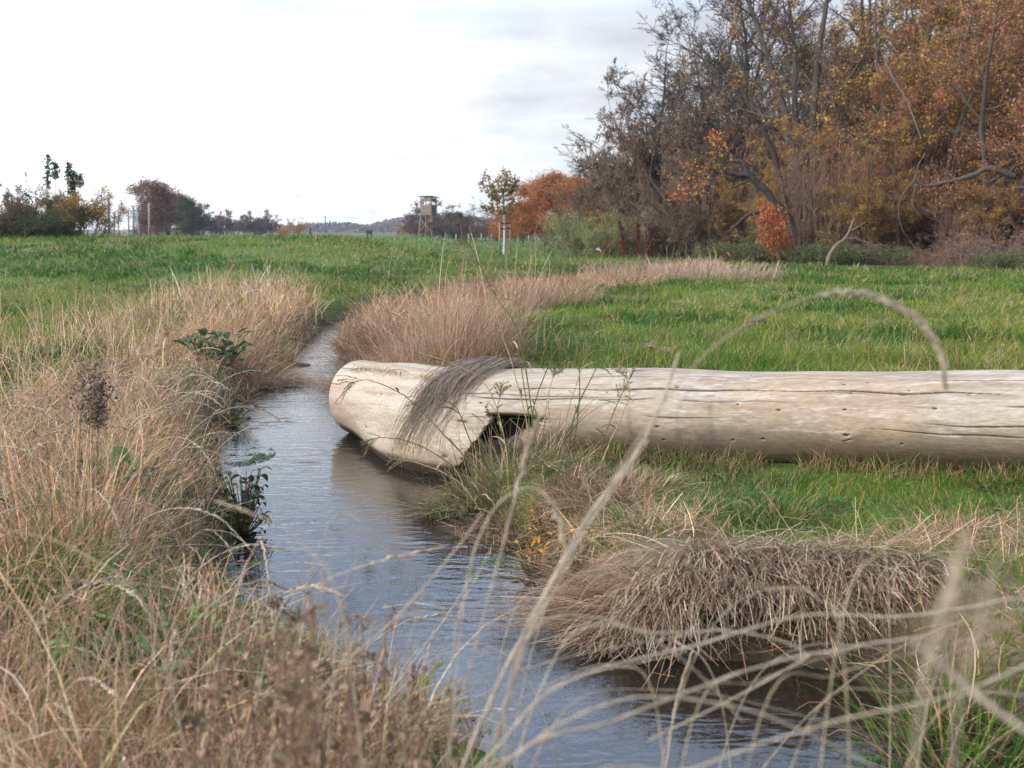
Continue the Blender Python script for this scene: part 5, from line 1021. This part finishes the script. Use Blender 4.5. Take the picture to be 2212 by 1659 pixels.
# thin moss fringe along the upper crack and tiny tufts on the trunk
rng = R(52); N = 1500; sg = rng.uniform(.15, S_EL + .3, N); pg = np.radians(np.where(rng.random(N) < .55, 36 + 3 * rng.normal(size=N), -25 + 12 * rng.normal(size=N))); k = fbm(sg * 6, pg, 14) > .42; sg, pg = sg[k], pg[k]
P0 = log_pt(sg, pg, -.002); d_ = norm(rng.normal(0, .5, P0.shape) + np.array([.2, -.2, 1.1])); L_ = rng.uniform(.008, .03, len(sg))[:, None]; P = np.stack([P0, P0 + d_ * L_ * .6, P0 + d_ * L_ + np.array([.004, 0, 0])], 1)
mb = MB(); ribbons(mb, P, np.full((len(sg), 3), .0025) * np.array([1, .8, .3]), norm(np.cross(d_, rng.normal(0, 1, d_.shape))), pick(rng, [(1, (.32, .24, .10)), (1, (.25, .21, .07))], len(sg))); tag(mb.build('moss', M_DRY), kind='stuff')

# ---- panicle grass in front of the trunk
def stalk(name, label, pts, r0, r1, color, head=None, cat='grass stalk', group=None, leavesn=0, seed=0, k=6, n=26):
    """pts: world points of the stem; head: (start fraction, kind, size, palette, count)"""
    rng = R(seed + 9000); W = np.array(pts, float); o0 = W[0].copy(); Q = spline(W - o0, n); Q[1:-1] += rng.normal(0, r0 * .22, (n - 2, 3)); root = empty(name, tuple(o0)); mb = MB()
    fr = np.linspace(0, 1, n); tube(mb, Q, (r0 + (r1 - r0) * fr) * (1 + .3 * (np.arange(n) % 11 == 5)), k, np.array(color) * (1 + .1 * np.sin(fr * 9))[:, None].mean()); mb.build('stem', M_DRY, root)
    at_ = lambda f: np.stack([np.interp(f, fr, Q[:, j]) for j in range(3)], -1)
    if head:
        f0, kind, sz, pal, cnt = head; mb = MB()
        if kind == 'spike':
            f = np.linspace(f0, 1, cnt); c0 = at_(f); T = norm(at_(np.minimum(f + .02, 1)) - at_(f - .02)); sd_ = norm(np.cross(T, rng.normal(0, 1, T.shape))); 
            L_ = sz * (.7 + .5 * np.sin(PI * np.clip((f - f0) / (1 - f0), .1, .95)))[:, None]; e = c0 + T * L_ + sd_ * L_ * .22; m_ = (c0 + e) / 2 + sd_ * L_ * .10
            tubes(mb, np.stack([c0, m_, e], 1), np.stack([np.full(cnt, .0008), L_[:, 0] * .13, np.full(cnt, .0004)], 1), 4, pick(rng, pal, cnt, .15))
        else:
            nb = 11; f = np.linspace(f0, .985, nb); 
            for b_ in range(nb):
                c0 = at_(f[b_]); T = norm(at_(min(f[b_] + .03, 1)) - at_(f[b_] - .03)); side = norm(np.cross(T, rng.normal(0, 1, 3))); Lb = sz * (1.15 - .75 * b_ / nb) * rng.uniform(.7, 1.2); m_ = 8
                q = np.linspace(0, 1, m_)[:, None]; B = c0 + (T * .75 + side * .55) * Lb * q + np.array([0, 0, -.25]) * Lb * q ** 2; tube(mb, B, .0009, 4, color)
                ns = max(6, int(cnt * Lb / sz)); qs = rng.uniform(.1, 1, ns)[:, None]; c1 = c0 + (T * .75 + side * .55) * Lb * qs + np.array([0, 0, -.25]) * Lb * qs ** 2 + rng.normal(0, .0022, (ns, 3)); dr_ = norm(rng.normal(0, .6, (ns, 3)) + T + np.array([0, 0, -.4])); l2 = rng.uniform(.004, .0075, ns)[:, None]
                tubes(mb, np.stack([c1, c1 + dr_ * l2 * .5, c1 + dr_ * l2], 1), np.stack([np.full(ns, .0005), np.full(ns, .0017), np.full(ns, .0003)], 1), 4, pick(rng, pal, ns, .2))
        mb.build('seed_head', M_DRY, root)
    if leavesn:
        mb = MB(); f = rng.uniform(.15, .75, leavesn); c0 = at_(f); a_ = rng.uniform(0, 2 * PI, leavesn); S = 8; P = np.empty((leavesn, S, 3)); P[:, 0] = c0; L_ = rng.uniform(.12, .30, leavesn); e = rng.uniform(.5, 1.2, leavesn)
        for j in range(1, S):
            ej = e - 2.1 * (j / S) ** 1.2 * rng.uniform(.6, 1.1, leavesn); P[:, j] = P[:, j - 1] + (L_ / S)[:, None] * np.stack([np.cos(ej) * np.cos(a_), np.cos(ej) * np.sin(a_), np.sin(ej)], 1)
        ribbons(mb, P, np.array([.5, .9, 1, .95, .8, .6, .35, .05]) * .012 * np.ones((leavesn, 1)), norm(np.stack([-np.sin(a_), np.cos(a_), rng.normal(0, .4, leavesn)], 1)), pick(rng, [(2, (.16, .19, .06)), (2, (.42, .33, .18)), (1, (.10, .14, .04))], leavesn)); mb.build('leaf_blade', M_GRASS, root)
    return tag(root, label, cat, group)
OLV, STR = (.17, .16, .05), (.46, .35, .19); PS = [(2, (.24, .19, .09)), (2, (.16, .12, .06)), (1, (.34, .28, .15))]
PAN = [
 ([(1150, 1060, 6.1), (1135, 900, 6.15), (1085, 720, 6.2), (1040, 600, 6.2), (985, 520, 6.2)], STR, 'tallest pale panicle stalk, leaning far over above the trunk', .80),
 ([(1170, 1040, 6.2), (1125, 740, 6.25), (1070, 640, 6.3), (1020, 540, 6.3), (1002, 522, 6.3)], OLV, 'olive panicle stalk bending beside the tallest pale one', .78),
 ([(1230, 1010, 6.2), (1252, 850, 6.2), (1240, 700, 6.2), (1210, 600, 6.2), (1178, 505, 6.2)], OLV, 'tall upright olive stalk whose pale head tops the brown strip', .86),
 ([(1225, 1020, 6.1), (1240, 900, 6.1), (1290, 790, 6.1), (1330, 690, 6.2), (1390, 570, 6.3)], OLV, 'slender stalk slanting to the right over the meadow', .86),
 ([(1160, 1050, 6.0), (1150, 900, 6.0), (1190, 780, 6.0), (1240, 705, 6.0), (1330, 675, 6.0)], OLV, 'arched stalk with the largest brown seed head', .66),
 ([(1215, 1010, 6.1), (1225, 900, 6.1), (1255, 800, 6.1), (1275, 745, 6.1)], STR, 'short stalk with dark drooping head over the top edge of the trunk', .75),
 ([(1140, 1070, 6.0), (1145, 930, 6.0), (1130, 820, 6.0), (1120, 740, 6.0), (1150, 690, 6.0)], OLV, 'upright stalk in the middle of the group with small dark head', .8),
 ([(1080, 1080, 5.9), (960, 940, 6.0), (880, 860, 6.1), (800, 822, 6.1), (752, 828, 6.1)], OLV, 'low arching stalk whose head lies before the sawn end part of the trunk', .84),
 ([(1090, 1060, 5.9), (1020, 960, 5.9), (985, 880, 5.9), (930, 860, 5.9), (890, 875, 5.9)], OLV, 'arching stalk with head hanging before the draped bundle', .8),
 ([(1100, 1060, 5.9), (1090, 950, 5.9), (1060, 850, 5.9), (1010, 800, 5.9), (905, 760, 5.95)], STR, 'pale stalk reaching across the top of the trunk to the left', .85),
 ([(1280, 1020, 6.0), (1300, 960, 6.0), (1330, 880, 6.0), (1370, 800, 6.0)], OLV, 'stalk slanting before the pale wood with dark seeds', .72),
 ([(1285, 1030, 5.9), (1320, 950, 5.9), (1360, 850, 5.9), (1345, 790, 5.95)], STR, 'thin pale stalk right of the group before the trunk', .8),
 ([(1060, 1100, 5.8), (980, 1010, 5.8), (900, 960, 5.8), (830, 945, 5.8), (790, 955, 5.8)], OLV, 'stalk leaning over the water below the trunk with drooping head', .78),
 ([(1050, 1110, 5.7), (990, 1040, 5.7), (900, 1000, 5.7), (840, 990, 5.7)], STR, 'lowest pale stalk stretched out just above the water', .75),
 ([(1180, 1060, 6.0), (1190, 960, 6.0), (1185, 860, 6.0), (1200, 800, 6.0)], STR, 'straight straw coloured stem before the hollow', .9),
 ([(1110, 1080, 5.9), (1100, 980, 5.9), (1075, 900, 5.9), (1085, 830, 5.9)], OLV, 'green stem rising straight in front of the hollow', .85)]
for i_, (pp, c_, lab, f0) in enumerate(PAN):
    W = [D(u, v, y) for u, v, y in pp]; g0 = float(ground(W[0][0:1], W[0][1:2])[0]); W[0][2] = max(g0, WZ) - .02
    stalk('panicle_grass', lab, W, .0042, .0016, c_, (f0, 'pan', .11 if i_ not in (4, 7) else .15, PS, 30), 'grass stalk', 'panicle grass stalks before the trunk', 4, i_)
# undergrowth of that group
q = G(1130, 1080, -.2); clump('grass_tussock', 'mixed green and straw tussock from which the panicle grass rises before the hollow', 'grass tussock', -.0, 5.95, 1100, .32, (.10, .28), [(3, (.14, .18, .05)), (3, (.40, .30, .16)), (2, (.24, .17, .09)), (1, (.09, .14, .04))], None, .9, .5, 1.2, .0042, 6, 60, elong=(1.3, .8))
clump('grass_clump', 'upright straw stems standing before the dark hollow', 'grass clump', -.02, 6.15, 300, .24, (.22, .56), [(3, (.46, .34, .19)), (2, (.20, .20, .07)), (2, (.30, .20, .11))], None, .9, .18, .6, .0042, 7, 66, elong=(1.5, .6))
clump('grass_tussock', 'low straw tuft reaching into the water below the hollow', 'grass tussock', -.34, 5.75, 260, .14, (.10, .28), [(2, (.14, .17, .05)), (3, (.36, .27, .15)), (1, (.10, .08, .05))], PI * 1.1, .9, .7, 1.0, .004, 6, 61, z0=WZ - .02, radial=0)
clump('grass_clump', 'grey tangled straw heap between the panicle grass and the cut straw', 'grass clump',   .55, 5.75, 700, .34, (.08, .22), GREY, None, .9, .9, 1.0, .0034, 6, 62, elong=(1.2, .8))
clump('grass_clump', 'reddish brown dead stems under the panicle grass beside the water', 'grass clump', .15, 5.35, 900, .36, (.08, .24), [(3, (.30, .18, .10)), (2, (.22, .13, .08)), (1, (.42, .30, .19))], PI, 1.2, 1.0, .8, .0034, 6, 63, elong=(1.2, .8))

# ---- dried flower head on the left bank
b_ = G(185, 1190, 0); t_ = D(205, 800, b_[1]); rng = R(71); root = empty('dried_flower', tuple(b_)); mb = MB(); Hh = t_[2] - b_[2]; tips = []
for k in range(9):
    a_ = rng.normal(0, .10, 3); e_ = np.array([(t_[0] - b_[0]) + a_[0] * .45, a_[1] * .45, Hh * rng.uniform(.86, 1.04)]); Q = spline([(rng.normal(0, .03), rng.normal(0, .03), 0), e_ * .5 + rng.normal(0, .02, 3), e_], 12); tube(mb, Q, np.linspace(.003, .0016, 12), 5, (.34, .24, .15)); tips.append(Q[9:])
mb.build('stem', M_DRY, root); mb = MB(); leaves(mb, rng, np.concatenate(tips), 1000, .015, [(2, (.13, .09, .065)), (2, (.20, .14, .10)), (1, (.30, .22, .15))], .022); mb.build('flower_head', M_DRY, root)
tag(root, 'dark brown dried flower cluster on tall stems rising from the left bank', 'dried flower')

clump('grass_clump', 'upright tan stalks round the stems of the dried flower cluster', 'grass clump', b_[0], b_[1] - .12, 420, .24, (.3, .62), TAN, None, .9, .2, .5, .004, 6, 88)
# ---- arching pale stalks over the left bank
WS = [(2, (.50, .40, .28)), (1, (.60, .50, .37)), (1, (.38, .29, .19))]
rng = R(81); n_ = 0
while n_ < 120:
    x0_, y0_ = rng.uniform(-3.6, -.4), rng.uniform(2.0, 8.5)
    if not inside(np.array([x0_]), np.array([y0_]), LEFTDRY)[0] or abs(x0_) > .55 * y0_ or sdist(np.array([x0_]), np.array([y0_]))[0] < .15: continue
    n_ += 1; a_ = rng.normal(-.2, .9) if rng.random() < .8 else rng.uniform(0, 2 * PI); L_ = rng.uniform(.45, .8) * (.8 if y0_ < 3.5 else 1); d = np.array([math.cos(a_), math.sin(a_), 0]); z_ = float(ground(np.array([x0_]), np.array([y0_]))[0]); th = rng.uniform(.1, .5); cu = rng.uniform(1.2, 2.4); P = [np.array([x0_, y0_, z_])]
    for j in range(9): a2 = th + cu * ((j + 1) / 9) ** 1.4; P.append(P[-1] + L_ / 9 * (d * math.sin(a2) + np.array([0, 0, math.cos(a2)])))
    stalk('arching_stalk', 'bleached arching grass stalk with thin seed head over the left bank', P, .0026, .0013, (.52, .42, .29), (.60, 'spike', .017, WS, 40), 'grass stalk', 'arching grass stalks on the left bank', 0, 100 + n_, 4, 20)

# ---- near stalks, out of focus
BL = (.47, .38, .28)
NEAR = [
 ('long thick stalk rising from the lower middle to a blunt tip above the trunk', [(930, 1900, 1.25), (1040, 1560, 1.3), (1150, 1330, 1.35), (1262, 1130, 1.4), (1368, 985, 1.42), (1424, 880, 1.44), (1467, 762, 1.46)], .0042, .003, None),
 ('second slanting stalk forking off beside the long thick one', [(1010, 1900, 1.3), (1125, 1420, 1.32), (1210, 1230, 1.36), (1310, 1080, 1.38), (1400, 950, 1.4)], .003, .002, None),
 ('pale stalk arching high over the meadow and down to the trunk', [(960, 2000, 1.3), (1090, 1520, 1.3), (1230, 1210, 1.3), (1370, 960, 1.3), (1485, 805, 1.3), (1590, 715, 1.3), (1710, 655, 1.3), (1830, 630, 1.3), (1925, 655, 1.3), (1995, 705, 1.3), (2032, 770, 1.3), (2042, 830, 1.3)], .0018, .0007, (.62, 'spike', .014, WS, 120)),
 ('faint stalk with a small hook before the water and panicle grass', [(940, 1950, 1.4), (985, 1480, 1.4), (1010, 1250, 1.4), (1060, 1110, 1.4), (1130, 1055, 1.4), (1185, 1075, 1.4), (1215, 1150, 1.4), (1222, 1200, 1.4)], .002, .0018, (.7, 'spike', .014, WS, 26)),
 ('slanting stalk left of the long thick one, head before the hollow', [(900, 1900, 1.35), (1000, 1500, 1.4), (1080, 1200, 1.45), (1130, 1010, 1.5), (1165, 900, 1.5)], .0024, .0016, (.7, 'spike', .015, WS, 26)),
 ('long flat stalk crossing the pool towards the right border', [(700, 1990, 1.2), (1040, 1650, 1.2), (1210, 1480, 1.2), (1500, 1395, 1.25), (1740, 1330, 1.3), (1960, 1330, 1.3), (2240, 1285, 1.3)], .0026, .0022, None),
 ('lower long stalk crossing the near water from the lower middle', [(760, 2000, 1.15), (1100, 1640, 1.15), (1330, 1555, 1.15), (1640, 1440, 1.2), (1860, 1395, 1.2), (2000, 1375, 1.2)], .003, .0022, None),
 ('bent stalk folded back like a hook above the pool', [(1100, 1720, 1.4), (1200, 1420, 1.4), (1290, 1350, 1.4), (1420, 1368, 1.4), (1560, 1362, 1.4), (1680, 1382, 1.4), (1742, 1412, 1.4), (1735, 1425, 1.4), (1600, 1500, 1.4), (1400, 1600, 1.4)], .002, .0016, None),
 ('pale stalk descending across the pool to a pointed end', [(1080, 1800, 1.3), (1100, 1480, 1.3), (1180, 1340, 1.3), (1330, 1345, 1.3), (1440, 1400, 1.3), (1530, 1475, 1.3), (1605, 1560, 1.3)], .0026, .0016, None),
 ('short stiff pale straw standing in the pool', [(1430, 1700, 1.9), (1460, 1520, 1.9), (1495, 1408, 1.9)], .003, .0026, None),
 ('very near blurred stalk slanting down at the right border', [(1975, 1385, .72), (2040, 1440, .72), (2120, 1510, .70), (2230, 1590, .68), (2400, 1720, .66)], .0034, .0028, None),
 ('blurred upright stalk with a broad soft head near the right border', [(1975, 2100, .5), (1972, 1700, .5), (2000, 1450, .5), (2050, 1290, .5), (2085, 1180, .5)], .0017, .0012, (.72, 'spike', .009, WS, 50)),
 ('second blurred upright stalk near the right border', [(2050, 2100, .52), (2060, 1650, .52), (2090, 1450, .52), (2130, 1300, .52), (2150, 1210, .52)], .0013, .001, None),
 ('crossing stalk above the left part of the water with a bend', [(560, 1700, 1.5), (700, 1480, 1.5), (860, 1330, 1.5), (990, 1180, 1.5), (1040, 1110, 1.5)], .002, .0014, None),
 ('stalk falling from the left over the water to the lower middle', [(600, 1800, 1.6), (640, 1400, 1.6), (690, 1180, 1.6), (750, 1110, 1.6), (860, 1215, 1.6), (960, 1320, 1.6), (1050, 1420, 1.6)], .002, .0015, None),
 ('thin stalk bent at a sharp angle over the water', [(520, 1700, 1.8), (600, 1330, 1.8), (690, 1260, 1.8), (820, 1212, 1.8), (960, 1180, 1.8)], .0022, .0016, (.75, 'spike', .014, WS, 16)),
 ('upright thin stalk ending before the middle of the water', [(880, 1900, 1.5), (870, 1500, 1.5), (900, 1330, 1.5), (930, 1240, 1.5)], .0018, .0012, None),
 ('nearly upright stalk in the lower middle with thin branches', [(820, 1900, 1.5), (960, 1500, 1.5), (990, 1330, 1.5), (1060, 1190, 1.5)], .002, .0013, None),
 ('long low stalk curving along the bottom border', [(1000, 1800, 1.1), (1130, 1620, 1.1), (1350, 1510, 1.1), (1600, 1530, 1.1), (1800, 1610, 1.1), (1960, 1700, 1.1)], .0022, .0018, None),
 ('stalk crossing the bottom border towards the lower right corner', [(1200, 1800, 1.0), (1500, 1660, 1.0), (1800, 1560, 1.0), (2060, 1500, 1.0), (2300, 1400, 1.0)], .002, .0016, None)]
for i_, (lab, pp, r0, r1, hd_) in enumerate(NEAR):
    W = [D(u, v, y) for u, v, y in pp]
    if W[0][2] > .0 and i_ != 10: W = [np.array([W[0][0] - .05, W[0][1], 0.0])] + W
    if i_ == 10: W = W + [np.array([W[-1][0] + .18, W[-1][1] - .05, 0.0])]
    stalk('near_stalk', lab, W, r0 * .64, r1 * .64, np.array(BL) * (1 + .12 * math.sin(i_ * 3)), hd_, 'grass stalk', 'near stalks in front of the lens', 0, 300 + i_, 6, 44)
rng = R(555)
for i_ in range(30):
    u0, y0 = rng.uniform(500, 2100), rng.uniform(1.15, 1.9); v0 = rng.uniform(1120, 1480); g_ = D(u0, 1750, y0); P0 = np.array([g_[0], g_[1], min(0., g_[2])]); du = rng.normal(120, 330)
    P = [P0, D(u0 + du * .35, (1750 + v0) / 2, y0 + .05), D(u0 + du * .8, v0 + 40, y0 + .1), D(u0 + du * 1.5, v0 + rng.uniform(-60, 130), y0 + .15)]
    stalk('thin_straw', 'thin translucent looking straw crossing the near water, one of many', P, .0011, .0006, (.46, .36, .24), (.8, 'spike', .008, WS, 14) if i_ % 3 == 0 else None, 'grass stalk', 'thin straws across the near water', 0, 600 + i_, 4, 24)
# dense blurred stalks in the lower left corner
rng = R(91); mb = MB(); n_ = 4200; x = rng.uniform(-1.4, -.08, n_); y = rng.uniform(1.25, 2.9, n_); k = (np.abs(x) < .5 * y + .1) & (x < .02 - .0 * y) & (sdist(x, y) > -.02); x, y = x[k], y[k]; N = len(x)
blades(mb, rng, x, y, rng.uniform(.10, .40, N) * (1 - .25 * (y < 1.6)) * (1 - .45 * sst(-.65, -.1, x)), rng.uniform(.0022, .0042, N), np.abs(rng.normal(.22, .25, N)), rng.uniform(.0, 1.3, N), rng.uniform(0, 2 * PI, N), pick(rng, [(3, (.42, .27, .155)), (2, (.33, .20, .11)), (2, (.50, .36, .22)), (1.6, (.17, .21, .07))], N), 5, tip=.5)
tag(mb.build('dry_stalks', M_DRY), kind='stuff')
for i_, (u, v, y, lab) in enumerate(((700, 1450, 1.8, 'small dark seed pod on a dry stem at the edge of the lower left stalks'), (640, 1330, 1.9, 'pale brown curled seed head above the lower left stalks'), (600, 1300, 2.0, 'dark dried bud left of the pale curled seed head'), (770, 1520, 1.7, 'lowest brown seed head near the bottom of the water'), (420, 1560, 1.5, 'blurred dark bud deep in the lower left stalks'))):
    t_ = D(u, v, y); rng = R(950 + i_); root = empty('dried_weed', (t_[0], t_[1], 0)); Hh = t_[2]; mb = MB(); Q = spline([(.02, 0, -.02), (-.01, .01, Hh * .5), (0, 0, Hh)], 12); tube(mb, Q, np.linspace(.003, .002, 12), 5, (.24, .16, .10)); mb.build('stem', M_DRY, root)
    mb = MB(); leaves(mb, rng, Q[-1:] + rng.normal(0, .004, (20, 3)), 50, .012, [(1, (.10, .07, .05)), (1, (.20, .14, .10))], .008); leaves(mb, rng, Q[5:9], 30, .03, [(1, (.28, .19, .12))], .02); mb.build('seed_head', M_DRY, root); tag(root, lab, 'dried weed', 'dried weeds at the near margin')
rng = R(961)
for i_ in range(34):
    u, v, y = rng.uniform(430, 980), rng.uniform(1290, 1560), rng.uniform(1.25, 1.9); v += max(0, u - 800) * .5; t_ = D(u, v, y); root = empty('dried_weed', (t_[0], t_[1], 0)); Hh = t_[2]; mb = MB(); Q = spline([(rng.normal(0, .03), rng.normal(0, .03), -.02), (rng.normal(0, .02), 0, Hh * .5), (0, 0, Hh)], 12); tube(mb, Q, np.linspace(.0024, .0014, 12), 5, (.30, .19, .12)); mb.build('stem', M_DRY, root)
    mb = MB(); leaves(mb, rng, Q[8:], 60, .012, [(2, (.26, .16, .10)), (1, (.16, .10, .07)), (1, (.38, .26, .16))], .009); leaves(mb, rng, Q[3:9], 18, .03, [(1, (.34, .23, .14))], .015); mb.build('seed_head', M_DRY, root); tag(root, 'brown seed head on a thin stem, blurred among the lower left stalks', 'dried weed', 'brown seed heads in the lower left')
# thin upright straws with heads in the left meadow
rng = R(97); mb = MB(); n_ = 420; x = rng.uniform(-9, -.5, n_); y = rng.uniform(9, 22, n_); k = (inside(x, y, SPARSE) | (rng.random(n_) < .12)) & (sdist(x, y) > .2); x, y = x[k], y[k]; N = len(x)
blades(mb, rng, x, y, rng.uniform(.4, .85, N), np.full(N, .0045), np.abs(rng.normal(.1, .1, N)), rng.uniform(.1, 1.0, N), rng.uniform(0, 2 * PI, N), pick(rng, TAN[:3], N), 7, tip=.7)
tag(mb.build('dry_stalks', M_DRY), kind='stuff')

# ================================================================ air
mb = MB(); box(mb, (0, 1300, 12.0), (3600, 2700, 29.0), (1, 1, 1)); me = mb.mesh('haze', M_BARK, False); me.materials.clear(); me.attributes.remove(me.attributes['col'])
m = bpy.data.materials.new('thin_haze'); m.use_nodes = True; nt = m.node_tree; nt.nodes.clear(); pv = nd(nt, 'ShaderNodeVolumePrincipled'); pv.inputs['Color'].default_value = (.80, .86, .95, 1); pv.inputs['Density'].default_value = .00025; pv.inputs['Anisotropy'].default_value = .2
oo = nt.nodes.new('ShaderNodeOutputMaterial'); nt.links.new(pv.outputs[0], oo.inputs['Volume']); me.materials.append(m)
import bmesh as _b
bm_ = _b.new(); bm_.from_mesh(me); _b.ops.remove_doubles(bm_, verts=bm_.verts, dist=.001); _b.ops.recalc_face_normals(bm_, faces=bm_.faces); bm_.to_mesh(me); bm_.free()
o = bpy.data.objects.new('haze', me); col.objects.link(o); tag(o, kind='stuff')
sc.cycles.volume_bounces = 0
